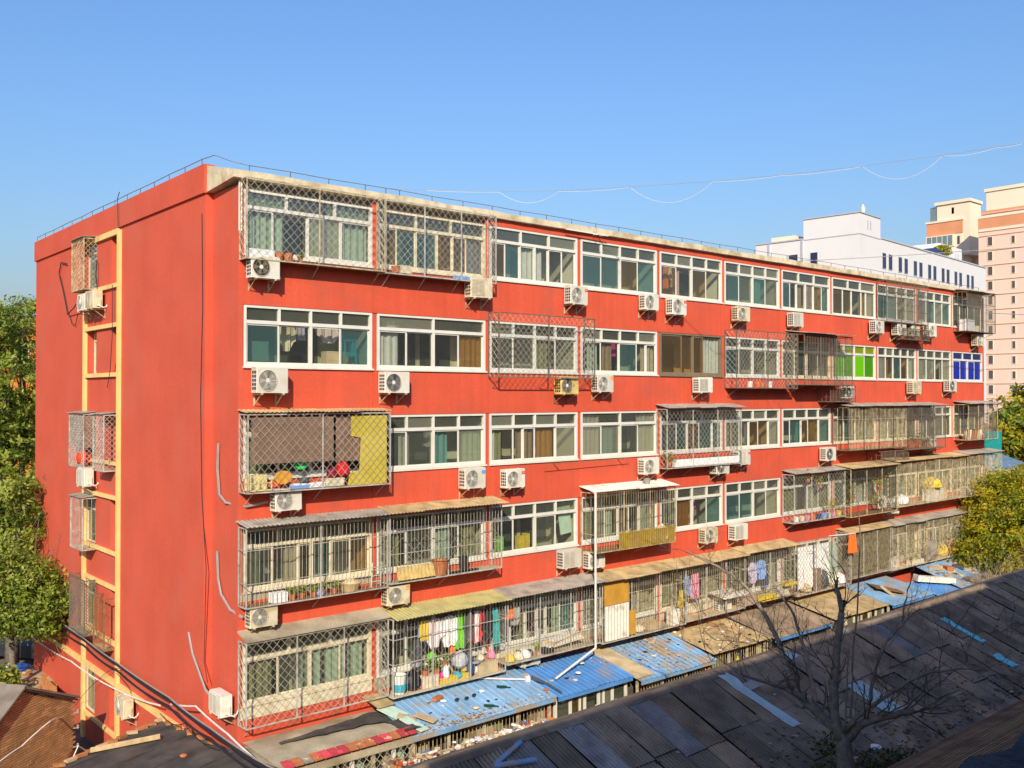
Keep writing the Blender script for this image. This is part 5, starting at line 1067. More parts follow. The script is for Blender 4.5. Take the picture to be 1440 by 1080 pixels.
# gap rubbish and trailing greenery by the bare tree
gr = MB(); 
for c_, r_, n_ in (((10.2, -10.0, 2.35), .7, 420), ((11.4, -9.9, 2.3), .75, 420), ((12.4, -10.1, 2.3), .6, 320), ((11.0, -9.5, 2.9), .5, 220), ((13.2, -10.3, 2.2), .5, 200)): leafball(gr, c_, r_, n_, .065, squash=.6)
iv = thing('ivy_clump', 'dark ivy clump spilling over the lower edge of the dark roof', 'ivy', (11, -10, 1.9)); gr.build('foliage', [M('ivy_leaf_%d' % i, c, .5, .2, trans=.2) for i, c in enumerate(((.06, .075, .012), (.035, .05, .012), (.09, .085, .02)))], iv); MB().tube([(10.6, -10.3, 0), (11, -10.1, 2.2)], .04, 5).build('stem', BARK, iv)
sack(12.0, -9.6, 2.28, .16, .14, M('pink_plastic', (.6, .25, .3), .5), 'crumpled pink plastic bag on the dark roof edge'); sack(13.2, -9.5, 2.3, .16, .1, CL['white'], 'crumpled white bag on the dark roof edge right of the bare tree')

# ================================================================== BARE TREE IN FRONT
bt_ = thing('bare_tree', 'bare grey tree forking in front of the dark corrugated roof', 'tree', tuple(at(1190, 1300, 20.4)))
tb = MB(); rr = random.Random(8); TW = MB()
def limb(px, D0, D1, r0, r1, mi=0, tw=True, mb=None):
    pts = []; n = len(px); 
    for i, (x, y) in enumerate(px): pts.append(at(x, y, D0 + (D1 - D0) * i / max(1, n - 1)))
    fine = []
    for i in range(n - 1):
        for k in range(3):
            t = k / 3; p = pts[i].lerp(pts[i + 1], t); fine.append(p + Vector((rr.uniform(-1, 1), rr.uniform(-1, 1), rr.uniform(-1, 1))) * .018 * (1 if k else .3))
    fine.append(pts[-1]); m = len(fine)
    (mb or tb).tube(fine, [r0 + (r1 - r0) * i / (m - 1) for i in range(m)], 7, mi)
    if tw:
        for i in range(2, m - 1):
            if rr.random() < .75: twig(fine[i], (fine[min(i + 1, m - 1)] - fine[i - 1]).normalized(), rr.uniform(.45, 1.3), max(.006, r1 * .4), 3)
    return fine
def twig(p, d, L, r, lev):
    dr = (d + Vector((rr.gauss(0, .6), rr.gauss(0, .6), rr.gauss(.25, .5)))).normalized(); pts = [p]; k = 5
    for i in range(k):
        dr = (dr + Vector((rr.gauss(0, .16), rr.gauss(0, .16), rr.gauss(.03, .14)))).normalized(); pts.append(pts[-1] + dr * L / k)
    TW.tube(pts, [r * (1 - .75 * i / k) for i in range(k + 1)], 3, 0, cap=False)
    if lev > 1:
        for i in range(1, k + 1):
            if rr.random() < .6: twig(pts[i], dr, L * rr.uniform(.35, .65), r * .6, lev - 1)
tb.tube([at(1190, 1300, 20.4), at(1190, 1200, 20.4), at(1190, 1085, 20.4), at(1187, 1050, 20.4), at(1184, 1030, 20.45)], [.26, .22, .19, .17, .15], 9)
limb([(1186, 1040), (1172, 1020), (1147, 1000), (1130, 985), (1118, 968)], 20.4, 20.8, .12, .085)
limb([(1118, 968), (1106, 935), (1094, 900), (1078, 868), (1055, 832), (1030, 808), (1000, 792), (965, 775)], 20.8, 22.4, .07, .02, 1)
limb([(1118, 968), (1090, 964), (1060, 955), (1040, 946)], 20.8, 20.2, .05, .02)
limb([(1147, 1000), (1143, 965), (1135, 930), (1126, 895), (1118, 868), (1098, 836), (1078, 803)], 20.7, 21.8, .055, .018, 1)
limb([(1182, 1040), (1173, 1005), (1172, 960), (1177, 915), (1184, 862), (1187, 845)], 20.4, 20.9, .12, .06)
limb([(1184, 862), (1180, 838), (1176, 826), (1178, 812)], 20.8, 20.9, .06, .03)
limb([(1190, 1040), (1208, 1020), (1228, 1012), (1255, 1006), (1285, 998)], 20.4, 19.8, .11, .06)
limb([(1188, 1030), (1203, 1010), (1220, 995), (1245, 980), (1278, 958), (1310, 945), (1350, 940), (1390, 943)], 20.3, 19.5, .06, .015)
limb([(1222, 994), (1226, 965), (1236, 925), (1246, 903), (1268, 880), (1284, 862), (1296, 856)], 20.2, 21.0, .045, .012)
limb([(1268, 880), (1272, 850), (1280, 822), (1286, 795)], 20.8, 21.2, .022, .008)
limb([(1322, 965), (1321, 940), (1324, 915), (1318, 880)], 19.8, 20.2, .02, .008)
limb([(1187, 1030), (1190, 990), (1191, 950), (1194, 910)], 20.2, 20.1, .022, .014, tw=False)
limb([(1196, 1010), (1199, 975), (1198, 940), (1207, 830), (1210, 760), (1208, 720)], 20.2, 20.6, .026, .01, tw=False)
for px_ in ((960, 900), (985, 860), (1010, 850), (1035, 880), (1000, 930), (1090, 890), (1110, 930), (1130, 860), (1060, 850), (1150, 920), (1040, 920), (1050, 960), (1066, 905), (1005, 900), (1330, 900), (1360, 930), (1395, 890), (1420, 900), (1250, 1000), (1300, 990)):
    p = at(px_[0], px_[1], rr.uniform(19.5, 22)); 
    for _ in range(2): twig(p, Vector((rr.uniform(-1, 1), rr.uniform(-.5, .5), rr.uniform(.2, 1))).normalized(), rr.uniform(.8, 1.7), .009, 3)
tb.build('trunk', [BARK, BARKL], bt_, smooth=True); TW.build('twigs', BARKD, bt_)

# ================================================================== TREES
def tree(label, base, blobs, nleaf, leaf, mats, trunk_r=.25, seed=1, branches=True, cl=.42, flat=.35):
    rr_ = random.Random(seed); t = thing('leafy_tree', label, 'tree', base, 'leafy trees'); base = Vector(base); b = MB()
    tot = sum(r ** 2 for _, r in blobs); tops = []
    for c, r in blobs:
        c = Vector(c); k = int(nleaf * r * r / tot / 44)
        for _ in range(k):
            d = Vector((rr_.gauss(0, 1), rr_.gauss(0, 1), rr_.gauss(0, 1))).normalized(); rad = r * (.35 + .72 * rr_.random() ** .55) * (1 + .25 * noise.noise(d * 2.2 + c))
            p = c + Vector((d.x * rad, d.y * rad, d.z * rad * .9))
            cs = cl * rr_.uniform(.55, 1.45); mi0 = rr_.randrange(3)
            for _ in range(44):
                q = p + Vector((rr_.gauss(0, cs * .55), rr_.gauss(0, cs * .55), rr_.gauss(0, cs * flat)))
                nn = (d + Vector((rr_.gauss(0, .6), rr_.gauss(0, .6), rr_.gauss(.15, .6)))).normalized(); u = nn.cross(Vector((rr_.gauss(0, 1), rr_.gauss(0, 1), rr_.gauss(0, 1)))).normalized(); w = nn.cross(u); s_ = leaf * rr_.uniform(.6, 1.3)
                b.add([q - u * s_, q + w * s_ * .42 - u * s_ * .1, q + u * s_, q - w * s_ * .42 - u * s_ * .1], [(0, 1, 2, 3)], mi0 if rr_.random() < .7 else rr_.randrange(3))
        tops.append(c)
    b.build('crown', mats, t)
    w = MB(); z0 = min(c.z for c in tops); fork = base + Vector((0, 0, max(1.2, (z0 - base.z) * .75)))
    w.tube([base, base.lerp(fork, .5) + Vector((.06, .05, 0)), fork], [trunk_r, trunk_r * .85, trunk_r * .7], 9)
    for c in tops:
        mid = fork.lerp(c, .5) + Vector((rr_.uniform(-.3, .3), rr_.uniform(-.3, .3), .2)); w.tube([fork, mid, c], [trunk_r * .5, trunk_r * .3, trunk_r * .12], 6)
        if branches:
            for _ in range(6):
                d = Vector((rr_.gauss(0, 1), rr_.gauss(0, 1), rr_.gauss(.2, .8))).normalized(); w.tube([mid.lerp(c, rr_.random()), c + d * rr_.uniform(.8, 1.9)], [trunk_r * .15, .012], 4)
    w.build('trunk', BARK, t, smooth=True); return t
L = at
tree('tall green tree rising beside the left edge of the gable', tuple(onZ(16, 945, 0)), [(L(-15, 470, 41), 1.9), (L(28, 500, 43), 1.5), (L(-5, 560, 40.5), 2.2), (L(20, 610, 42), 1.6), (L(-10, 660, 40.5), 2.3), (L(18, 715, 40), 1.7), (L(-40, 760, 40), 2.2), (L(5, 780, 39), 1.7), (L(-50, 600, 42), 2.5), (L(35, 445, 45), 1.0), (L(30, 690, 35.5), .9), (L(34, 742, 35.5), .85)], 52000, .105, GRN, .30, 3, cl=.36)
tree('lower bright green tree leaning in front of the gable foot', (lambda v: (v.x, v.y, 0))(at(16, 900, 33.8)), [(L(58, 835, 33), 1.1), (L(25, 845, 33.5), 1.3), (L(82, 848, 33), .72), (L(-10, 850, 34), 1.5), (L(44, 802, 34), .8), (L(10, 815, 33), 1.1), (L(55, 868, 33), .8), (L(92, 835, 33.2), .4)], 24000, .085, GRN, .13, 5, cl=.34)
bb = MB(); leafball(bb, L(5, 955, 33), .55, 420, .11); bu = thing('bush', 'small bright bush at the left edge above the rubble', 'bush', tuple(L(5, 970, 33))); bb.build('foliage', GRN, bu); MB().tube([L(5, 970, 33), L(5, 958, 33)], .03, 4).build('stem', BARK, bu)
tree('yellow-green tree hiding the far end of the sheds', (38.5, -3.2, 0), [(L(1400, 720, 48), 2.0), (L(1440, 760, 46), 2.6), (L(1380, 765, 47), 1.6), (L(1430, 690, 49), 1.4), (L(1465, 715, 47), 2.2), (L(1410, 790, 46), 1.8), (L(1355, 785, 47), .9), (L(1395, 680, 50), .8)], 34000, .10, GRY, .2, 7, cl=.5, flat=.28)
tree('orange-green tree beside the pink tower foot', tuple(at(1445, 760, 80)), [(L(1432, 610, 80), 2.6), (L(1418, 625, 82), 1.6), (L(1450, 580, 82), 2.8), (L(1412, 590, 84), 1.0), (L(1440, 650, 78), 2.2)], 9000, .26, [GRN[0], GRN[1], GRY[2]], .3, 9, cl=.6)
# low scrub of bare twigs in front of the yellow tree
sb = thing('bare_shrub', 'tangle of bare twigs at the foot of the yellow-green tree', 'shrub', (34.5, -3.6, 2.2)); TW = MB(); rr = random.Random(31)
for _ in range(70): twig(Vector((rr.uniform(33.5, 37.5), rr.uniform(-4.2, -3.2), 2.6)), Vector((rr.uniform(-.8, .6), rr.uniform(-.5, .5), rr.uniform(.1, .7))).normalized(), rr.uniform(.8, 1.8), .014, 2)
TW.build('twigs', [BARKL], sb)

# ================================================================== LOWER LEFT: BRICK HOUSE, FELT ROOF, CAR
hd = (FLAT * cos(radians(12)) + RIGHT * sin(radians(12))).normalized(); nd = Vector((-hd.y, hd.x, 0))      # course direction, direction into the house
P0 = at(30, 970, 26); A0 = Vector((P0.x, P0.y, 0))
def hp(t, d, z): return A0 + hd * t + nd * d + Vector((0, 0, z))
AP, EL, ER = P0.z, 1.75, 2.5
bh = thing('brick_house', 'small brick house in the lower left corner, gable wall to the front', 'brick house', tuple(A0))
MB().prism([hp(-2.4, .06, 0), hp(2.1, .06, 0), hp(2.1, .06, ER - .02), hp(0, .06, AP - .03), hp(-2.4, .06, EL - .02)], nd * 4.5).build('wall', MORT, bh)
bk = MB(); rr = random.Random(4); zz = .02; rown = 0
def topz(t): return EL + (AP - EL) * (t + 2.4) / 2.4 if t < 0 else AP + (ER - AP) * t / 2.1
Rm = Matrix((hd, nd, Vector((0, 0, 1)))).transposed()
while zz < AP:
    t = -2.4 + (.12 if rown % 2 else 0)
    while t < 2.05:
        if zz + .06 < topz(t + .11) - .02:
            bk.obox(hp(t + .115, .03 + rr.uniform(-.004, .004), zz + .029), (.225, .07, .056), Rm, 0 if rr.random() < .75 else 1)
        t += .24
    zz += .072; rown += 1
tag(bk.build('bricks', [BRICK, M('pale_brown_brick', (.54, .32, .14), .9, .25, 3)], bh), kind='stuff')
for (t0, z0, t1, z1) in ((-2.6, EL - .06, .05, AP + .05), (2.3, ER - .08, -.02, AP + .05)):
    c_ = MB(); c_.prism([hp(t0, -.12, z0), hp(t1, -.12, z1), hp(t1, -.12, z1 + .07), hp(t0, -.12, z0 + .07)], nd * 4.8); c_.build('roof_slope', M('cement_roof', (.20, .17, .13), .95, .25, 2, .3), bh)
for (t0, z0, t1, z1) in ((-2.6, EL - .13, .0, AP - .02), (2.25, ER - .14, 0, AP - .02)):
    c_ = MB(); c_.prism([hp(t0, -.10, z0), hp(t1, -.10, z1), hp(t1, -.10, z1 + .06), hp(t0, -.10, z0 + .06)], nd * .08); c_.build('verge_board', M('dark_brick_verge', (.06, .05, .045), .9, .2), bh)
ins = MB()
for z in (2.0, 1.55, 1.0): ins.box(-.05, -.04, z, .22, .04, z + .03)
for i, z in enumerate((2.05, 1.6, 1.05)):
    p = hp(2.06, -.08, z); q = MB(); q.tube([p, p + Vector((.12, -.05, 0))], .015, 4).lathe(p + Vector((.12, -.05, 0)), [(.03, -.02), (.045, .01), (.03, .05), (.04, .08), (.01, .1)], 8)
    q.build('insulator', [GREYC], bh)
# rubble-topped flat roofs behind
fb = thing('flat_roof_shed', 'low grey shed with a rubble-strewn roof behind the brick house', 'shed', (-2.5, 12.5, 0)); p_ = [onZ(-30, 975, 1.0), onZ(80, 975, 1.0), onZ(82, 940, 1.0), onZ(-30, 950, 1.0)]
MB().prism([Vector((v.x, v.y, 0)) for v in p_], (0, 0, 1.0)).build('body', CONC, fb)
ow = MB(); 
for i in range(6):
    for j in range(6): ow.obox((-.75 + .0 * j + (i % 2) * .02, 13.1 + j * .25 + (i % 2) * .12, 1.02 + i * .062), (.12, .24, .056))
solo(ow, 'brick_stack', OBRICK, 'low stack of orange bricks against the far foot of the gable', 'brick stack')
for i in range(16):
    rx_, ry_ = rr.uniform(5, 75), rr.uniform(945, 968); p = onZ(rx_, ry_, 1.02); brick(p.x, p.y, 1.0, rr.random() * 3, 'loose orange brick on the rubble roof by the gable', OBRICK if i % 3 else TRASH[2], 1.3)
p = onZ(30, 962, 1.05); plank(p.x, p.y, 1.06, 1.0, .18, .05, 1.2, PLY, 'pale plank on the rubble roof behind the brick house', 'plank', 0)
tp = MB(); q0 = [onZ(12, 946, .6), onZ(28, 948, .6), onZ(42, 937, .6), onZ(25, 934, .6)]; tp.prism(q0, (0, 0, .05)); tp.prism([v + Vector((0, 0, .04)) for v in q0], (0.05, 0, .03)); solo(tp, 'blue_tarp', M('blue_tarp', (.02, .12, .42), .5, .2), 'blue tarpaulin on the ground below the parked car', 'tarpaulin')
# parked car (loft of cross sections)
cc = onZ(44, 925, 0); car = thing('parked_car', 'dark car parked in the shade under the tall green tree', 'car', (cc.x, cc.y, 0), None, radians(-55))
secs = [(-2.1, .35, .62, .70), (-1.9, .28, .85, .80), (-1.1, .25, .92, .85), (-.9, .25, .95, .85), (.9, .25, .95, .85), (1.7, .25, .9, .84), (2.05, .3, .75, .75)]
b = MB(); vs = []
for x, zl, zh, hw in secs: vs += [(x, -hw, zl), (x, -hw, zh * .8), (x, -hw * .86, zh), (x, hw * .86, zh), (x, hw, zh * .8), (x, hw, zl)]
n = len(secs); b.add(vs, [(i * 6 + k, i * 6 + (k + 1) % 6, i * 6 + 6 + (k + 1) % 6, i * 6 + 6 + k) for i in range(n - 1) for k in range(6)] + [(5, 4, 3, 2, 1, 0), tuple((n - 1) * 6 + k for k in range(6))])
b.build('body', CARP, car, smooth=False, local=True)
b = MB(); b.add([(-1.05, -.74, .93), (1.5, -.74, .93), (.95, -.6, 1.42), (-.45, -.6, 1.45), (-1.05, .74, .93), (1.5, .74, .93), (.95, .6, 1.42), (-.45, .6, 1.45)], [(0, 1, 2, 3), (5, 4, 7, 6), (3, 2, 6, 7), (4, 0, 3, 7), (1, 5, 6, 2)]); b.build('cabin', CARP, car, local=True)
for vs in ([(-1.0, -.66, .97), (-1.0, .66, .97), (-.50, .54, 1.40), (-.50, -.54, 1.40)], ):
    MB().prism([Vector(v) + Vector((-.03, 0, .01)) for v in vs], (-.008, 0, .008)).build('windscreen', DARKIN, car, local=True)
for s_ in (-1, 1):
    MB().prism([(-.8, s_ * .725, .99), (1.25, s_ * .725, .99), (.85, s_ * .625, 1.36), (-.4, s_ * .625, 1.38)], (0, s_ * .02, .004)).build('side_window', DARKIN, car, local=True)
    MB().box(-2.1, s_ * .6 - .12, .6, -2.06 + .1, s_ * .6 + .12, .72).build('headlight', WHITEP, car, local=True)
    for x in (-1.3, 1.3): MB().tube([(x, s_ * .72, .32), (x, s_ * .88, .32)], .32, 14).build('wheel', RUB, car, local=True)
MB().box(-2.13, -.26, .42, -2.10, .26, .54).build('number_plate', WHITEP, car, local=True)
wp = MB(); p = onZ(12, 965, .4); wp.box(p.x - .08, p.y - .08, 0, p.x + .08, p.y + .08, 1.2); wp.box(p.x - .1, p.y - .1, 1.2, p.x + .1, p.y + .1, 1.26); solo(wp, 'white_post', WHITEP, 'short white post below the tall green tree', 'post')
# felt roof leaning on the gable
fr = thing('felt_roof_shed', 'black felt roof leaning on the gable, weighted with bricks', 'lean-to shed', (-2, 1, 0))
def fz(x, y): return 2.43 + .10 * (4.43 - y) - .13 * (-.22 - x)
b = MB(); vs = []; nx, ny = 16, 20
for i in range(nx + 1):
    for j in range(ny + 1):
        x = -.22 - 6.0 * i / nx; y0 = 4.43 + .30 * (x + .22); y = y0 - (y0 + 3.4) * j / ny
        if x > -.3 and False: pass
        vs.append((x, y, fz(x, y) + .035 * noise.noise(Vector((x * 2, y * .7, 0)))))
b.add(vs, [(i * (ny + 1) + j, i * (ny + 1) + j + 1, (i + 1) * (ny + 1) + j + 1, (i + 1) * (ny + 1) + j) for i in range(nx) for j in range(ny)])
b.build('felt_sheet', BITU, fr)
for i in range(5):
    y = 3.4 - i * 1.3; q = MB(); q.tube([(-.3, y, fz(-.3, y) + .02), (-3, y - .4, fz(-3, y - .4) + .02), (-6, y - .9, fz(-6, y - .9) + .02)], .02, 4); q.build('felt_seam', BITU, fr)
b = MB(); b.prism([(-.24, 4.3, 0), (-6.1, 2.5, 0), (-6.1, -3.3, 0), (-.24, -3.3, 0)], (0, 0, 1.5)); b.build('wall', BEHIND, fr)
q = MB(); q.prism([(-.24, 4.36, 1.5), (-6.1, 2.6, 1.4), (-6.1, 2.55, fz(-6.1, 2.55) - .03), (-.24, 4.36, 2.40)], (0, -.15, 0)); q.build('wall', BEHIND, fr)
a_, c_ = onZ(128, 1067, 2.12), onZ(226, 1041, 2.52)
a_.z = fz(a_.x, a_.y) + .09; c_.z = fz(c_.x, c_.y) + .09; solo(MB().tube([a_, c_], .075, 6), 'timber_beam', WOODM, 'pale timber beam lying on the black felt roof', 'beam')
rr = random.Random(15); ORD = 'first second third fourth fifth sixth seventh eighth ninth tenth eleventh twelfth last'.split()
for i in range(13):
    t = i / 12; x = -.35 - 3.4 * t; y = 4.3 + .30 * (x + .22) - .08; brick(x, y, fz(x, y) + .02, rr.uniform(-.4, .4), ORD[i] + ' loose brick from the gable along the far edge of the black felt roof', OBRICK if i % 3 else TRASH[2], 1.2)
for i in range(5):
    y = 3.6 - i * .75; brick(-.36, y, fz(-.36, y) + .03, 1.5 + rr.uniform(-.4, .4), ORD[i] + ' loose brick along the line where the black felt roof meets the gable', OBRICK, 1.1)
p = onZ(258, 1070, 2.6); sack(p.x, p.y, fz(p.x, p.y), .09, .07, TERRA, 'small reddish scrap on the black felt roof', 'scrap', 'scrap')

# ================================================================== CABLES AND PIPES
def cable(pts, r, mat, label, name='cable', cat='cable', sag=0., k=8, group=None):
    pts = [Vector(p) for p in pts]; out = []
    for i in range(len(pts) - 1):
        for j in range(k): t = j / k; out.append(pts[i].lerp(pts[i + 1], t) - Vector((0, 0, sag * 4 * t * (1 - t))))
    out.append(pts[-1]); return solo(MB().tube(out, r, 5), name, mat, label, cat, group)
cg = [onX(72, 866, -.35), onX(120, 901, -.33), onX(166, 935, -.36), onX(240, 985, -.6), onX(300, 1030, -.9), onX(380, 1083, -1.2), Vector((-1.6, -9, 4.6)), Vector((-2.5, -22.7, 6.5))]
cable(cg, .045, BLACKC, 'thickest black cable sagging along the foot of the gable', sag=.05)
cable([p + Vector((-.05, 0, -.14)) for p in cg], .03, BLACKC, 'thin black cable just under the thickest one on the gable', sag=.09)
cable([p + Vector((-.02, .1, .07)) for p in cg], .018, GREYC, 'grey cable riding on top of the thick black cable', sag=.03)
cable([onX(48, 898, -.3), onX(100, 930, -.32), onX(160, 968, -.36), onX(225, 992, -.5)], .022, WHITEC, 'white conduit slanting down across the gable foot', sag=.05)
cable([onX(240, 990, -.55), onX(275, 993, -.6), onX(320, 1032, -.95), onX(372, 1078, -1.15)], .022, WHITEC, 'white hose bending under the corner air conditioner', sag=.02)
cable([onX(100, 1001, -.5), onX(140, 955, -.4), onX(168, 940, -.34)], .008, BLACKC, 'thin wire crossing the thin yellow band at the gable foot', sag=-.1)
cable([onX(225, 1003, -.45), onX(260, 1017, -.5), onX(300, 1048, -.8)], .012, BLACKC, 'loose black wires under the corner air conditioner', sag=.15)
cable([onX(163, 945, -.3), onX(180, 965, -.3), onX(195, 998, -.3)], .008, BLACKC, 'thin wire hanging below the cables by the thick yellow band')
p0, p1, p2, p3 = at(-5, 1075, 24), at(30, 1050, 25.2), at(70, 1015, 26.5), at(84, 1010, 27.5)
cable([p0, p1, p2, p3], .022, WHITEC, 'white pipe running up the brick gable wall', 'pipe', 'pipe', sag=-.02)
cable([at(98, 1076, 27), at(110, 1049, 27.5), at(122, 1056, 28)], .02, WHITEC, 'bent white pipe beside the black felt roof', 'pipe', 'pipe')
cable([(-.28, 10.2, 15.9), (-.32, 10.18, 15.4), (-.3, 10.1, 14.95)], .02, BLACKC, 'short dark hose right of the top gable cage')
wl = [onX(95, 398, -.26), onX(84, 370, -.26), onX(88, 372, -.26)]
cable([onX(94, 371, -.27), onX(86, 369, -.27), onX(83, 385, -.28), onX(88, 405, -.28), onX(93, 430, -.28), onX(95, 442, -.29), onX(103, 434, -.4), onX(107, 428, -.5)], .02, BLACKC, 'dark looped hose left of the top gable air conditioners')
cable([onX(97, 441, -.27), onX(101, 455, -.27), onX(106, 457, -.27), onX(110, 440, -.35)], .012, BLACKC, 'lower thin looped wire below the top gable air conditioners')
cable([onX(284, 300, -.225), onX(285, 430, -.225), onX(282, 560, -.225), onX(284, 700, -.225), onX(290, 800, -.225), onX(287, 930, -.225), onX(292, 960, -.225)], .010, BLACKC, 'thin black wire running down the gable near the corner strip', k=3)
cable([onX(166, 320, -.34), onX(165, 280, -.34), onX(168, 270, -.34)], .012, BLACKC, 'short black wire from the parapet to the thick yellow band')
cable([onX(158, 400, -.3), onX(158, 470, -.3), onX(155, 520, -.3), onX(151, 545, -.3)], .012, BLACKC, 'thin wire hanging inside the yellow frame on the gable', k=3)
for pts, lab in (([(-.05, 1.05, 10.25), (-.06, 1.07, 9.6), (-.06, .95, 8.95), (-.05, .6, 8.78), (.2, -.06, 8.72), (.75, -.1, 8.8)], 'grey insulated pipe looping into the cage-hung air conditioner'), ([(-.05, 1.1, 7.5), (-.06, 1.0, 6.8), (-.07, .8, 6.45), (-.05, .3, 6.15), (.1, -.1, 6.0)], 'grey insulated pipe beside the close-barred corner cage'), ([(-.23, 2.5, 5.2), (-.24, 2.2, 4.7), (-.3, 1.2, 4.0), (-.2, .6, 3.75)], 'grey insulated pipe above the corner air conditioner')):
    cable(pts, .032, GREYC, lab, 'pipe', 'pipe', k=4)
# lightning rail on the roof edge
rail = thing('lightning_rail', 'thin lightning rail on short posts along the roof edge', 'rail', (0, 0, 17.06))
pm = MB().tube([(0, 0, 0), (0, 0, .2)], .012, 4).mesh('post', DKSTEEL); pts = []
for i in range(38): inst('post', pm, rail, (.3 + i * 1.12, .05, -.03)); pts.append((.3 + i * 1.12, .05, 17.22))
pts2 = [(-.2, 17.9 - i * 1.15, 17.63) for i in range(15)]
for p in pts2: inst('post', pm, rail, (p[0], p[1], .38))
w = pts2 + [(-.12, 1.2, 17.62), (.0, .4, 17.34)] + pts
MB().tube([Vector(p) + Vector((0, 0, .01 * sin(i * 2.2))) for i, p in enumerate(w)], .011, 4).build('wire', DKSTEEL, rail)
# overhead wire with a loose white line tied to it
mast = Vector((7.0, 4.2, 17.40)); m_ = thing('roof_mast', 'short mast on the roof holding the overhead wire', 'mast', tuple(mast)); MB().tube([mast, mast + Vector((0, 0, .9))], .02, 5).build('pole', DKSTEEL, m_)
a = mast + Vector((0, 0, .9)); z_ = at(1440, 200, 25); d_ = (z_ - a); zend = a + d_ * 1.75
WPX = [(560, 266), (640, 268.5), (700, 269.5), (790, 268), (888, 262.5), (1000, 255), (1100, 246), (1215, 233), (1326, 218), (1400, 207), (1440, 201), (1700, 155)]
WP = [a] + [at(x, y, 31.5 - (x - 560) / 880 * 6) for x, y in WPX]
def wirept(t):
    q = min(t, .9999) * (len(WP) - 1); i = int(q); return WP[i].lerp(WP[i + 1], q - i)
solo(MB().tube([wirept(i / 60) for i in range(61)], .007, 5), 'overhead_wire', GREYC, 'dark overhead wire crossing the sky above the roof', 'wire')
T = [0.0]
lp = []; ties = [.05, .12, .17, .25, .285, .33, .365, .42, .47, .50, .56]
def ft(px):
    best = 0
    for i in range(401):
        p = wirept(i / 400) - CAM; x = CX + F * p.dot(RIGHT) / p.dot(FWD)
        if x <= px: best = i / 400
    return best
ties = [(ft(x), s_) for x, s_ in ((600, .02), (705, .01), (788, .36), (888, .05), (1003, .55), (1100, .04), (1215, .05), (1326, .50), (1400, .08), (1438, .02))]
for i in range(len(ties) - 1):
    (t0, _), (t1, sg) = ties[i], ties[i + 1]
    for j in range(10): t = j / 10; lp.append(wirept(t0 + (t1 - t0) * t) - Vector((0, 0, .02 + sg * 4 * t * (1 - t))))
lp.append(wirept(ties[-1][0])); solo(MB().tube(lp, .0065, 5), 'loose_line', M('pale_line', (.6, .6, .6), .6, 0), 'loose white line looping under the overhead wire', 'wire')
for (t0, _), lab in ((ties[3], 'left'), (ties[6], 'middle'), (ties[7], 'right')):
    p = wirept(t0); solo(MB().lathe(p - Vector((0, 0, .05)), [(.012, .02), (.02, .045), (.012, .07)], 6), 'wire_clip', GREYC, lab + ' clip tying the white line to the overhead wire', 'clip', None, p)
for pa, pb, lab in ((at(1010, 372, 46), at(1700, 320, 60), 'upper thin wire in front of the white building'), (at(1385, 440, 44), at(1700, 430, 60), 'thin wire left of the pink tower'), (at(-20, 425, 60), at(54, 436, 50), 'thin wire above the trees left of the gable')): cable([pa, pb], .018, GREYC, lab, 'overhead_wire', 'wire', .3)
an = MB(); an.tube([(11.0, -.2, 16.82), (12.9, -.24, 16.80)], .02, 4).tube([(12.3, -.6, 16.74), (12.35, -.1, 16.8)], .015, 4).tube([(12.6, -.6, 16.74), (12.65, -.1, 16.8)], .015, 4)
solo(an, 'aerial', WHITEP, 'white aerial lying on the roof edge of the top storey', 'aerial')
dr = MB(); dr.tube([(10.0, -.3, 9.28), (13.9, -.32, 9.36)], .012, 4); 
for x in (10.6, 13.6): dr.tube([(x, 0, 9.3), (x, -.34, 9.32)], .015, 4)
solo(dr, 'drying_rail', RUST, 'rusty drying rail below the fourth-storey fourth bay', 'drying rail')

# ================================================================== WHITE BUILDING AND TOWERS BEHIND
WB = at(1210, 556, 85); WB.z = 0; yaw = radians(5.2); uX = Vector((cos(yaw), sin(yaw), 0)); uY = Vector((-sin(yaw), cos(yaw), 0))
wb = thing('white_building', 'white tiled building with a row of narrow dark windows behind the block', 'building', tuple(WB), None, yaw)
def wbox(name, x0, y0, z0, x1, y1, z1, mat): return MB().box(x0, y0, z0, x1, y1, z1).build(name, mat, wb, local=True)
wbox('main_body', 0, 0, 0, 33.4, 10.46, 26.15, BWHITE); wbox('tower', 0.0, .0, 26.151, 4.45, 5.45, 28.0, BWHITE)
wbox('coping', -.08, -.08, 28.0, 4.53, 5.53, 28.1, BGREY); wbox('coping', 4.55, -.08, 26.15, 33.48, .25, 26.28, BGREY); wbox('coping', -.08, 5.55, 26.15, .25, 10.5, 26.28, BGREY)
wbox('groove', -.03, -.03, 26.05, 4.5, 5.5, 26.14, BGREY)
wbox('roof_house', 26.5, 2.6, 26.151, 33.4, 9, 28.6, BWHITE); wbox('roof_house', .4, 6.5, 26.151, 2.5, 9.0, 26.75, PINKC)
for y in (5.5, 8.95): wbox('down_pipe', -.12, y, 8, -.005, y + .14, 26.1, BGREY)
for i in range(7):
    x = 4.75 + i * 3.72
    for q in range(2):
        f = wbox('window', x + q * 1.42, -.055, 23.4, x + q * 1.42 + .86, -.003, 24.9, BGREY)
        o = MB().box(x + q * 1.42 + .06, -.075, 23.46, x + q * 1.42 + .8, -.056, 24.84).build('pane', NAVY, f, local=True)
for y, z0, z1, w_ in ((4.0, 23.3, 24.85, .75), (6.0, 22.9, 24.85, .95), (4.0, 19.8, 21.3, .75), (6.0, 19.8, 21.3, .95)):
    f = wbox('window', -.05, y, z0, -.003, y + w_, z1, BGREY); MB().box(-.07, y + .05, z0 + .05, -.051, y + w_ - .05, z1 - .05).build('pane', NAVY, f, local=True)
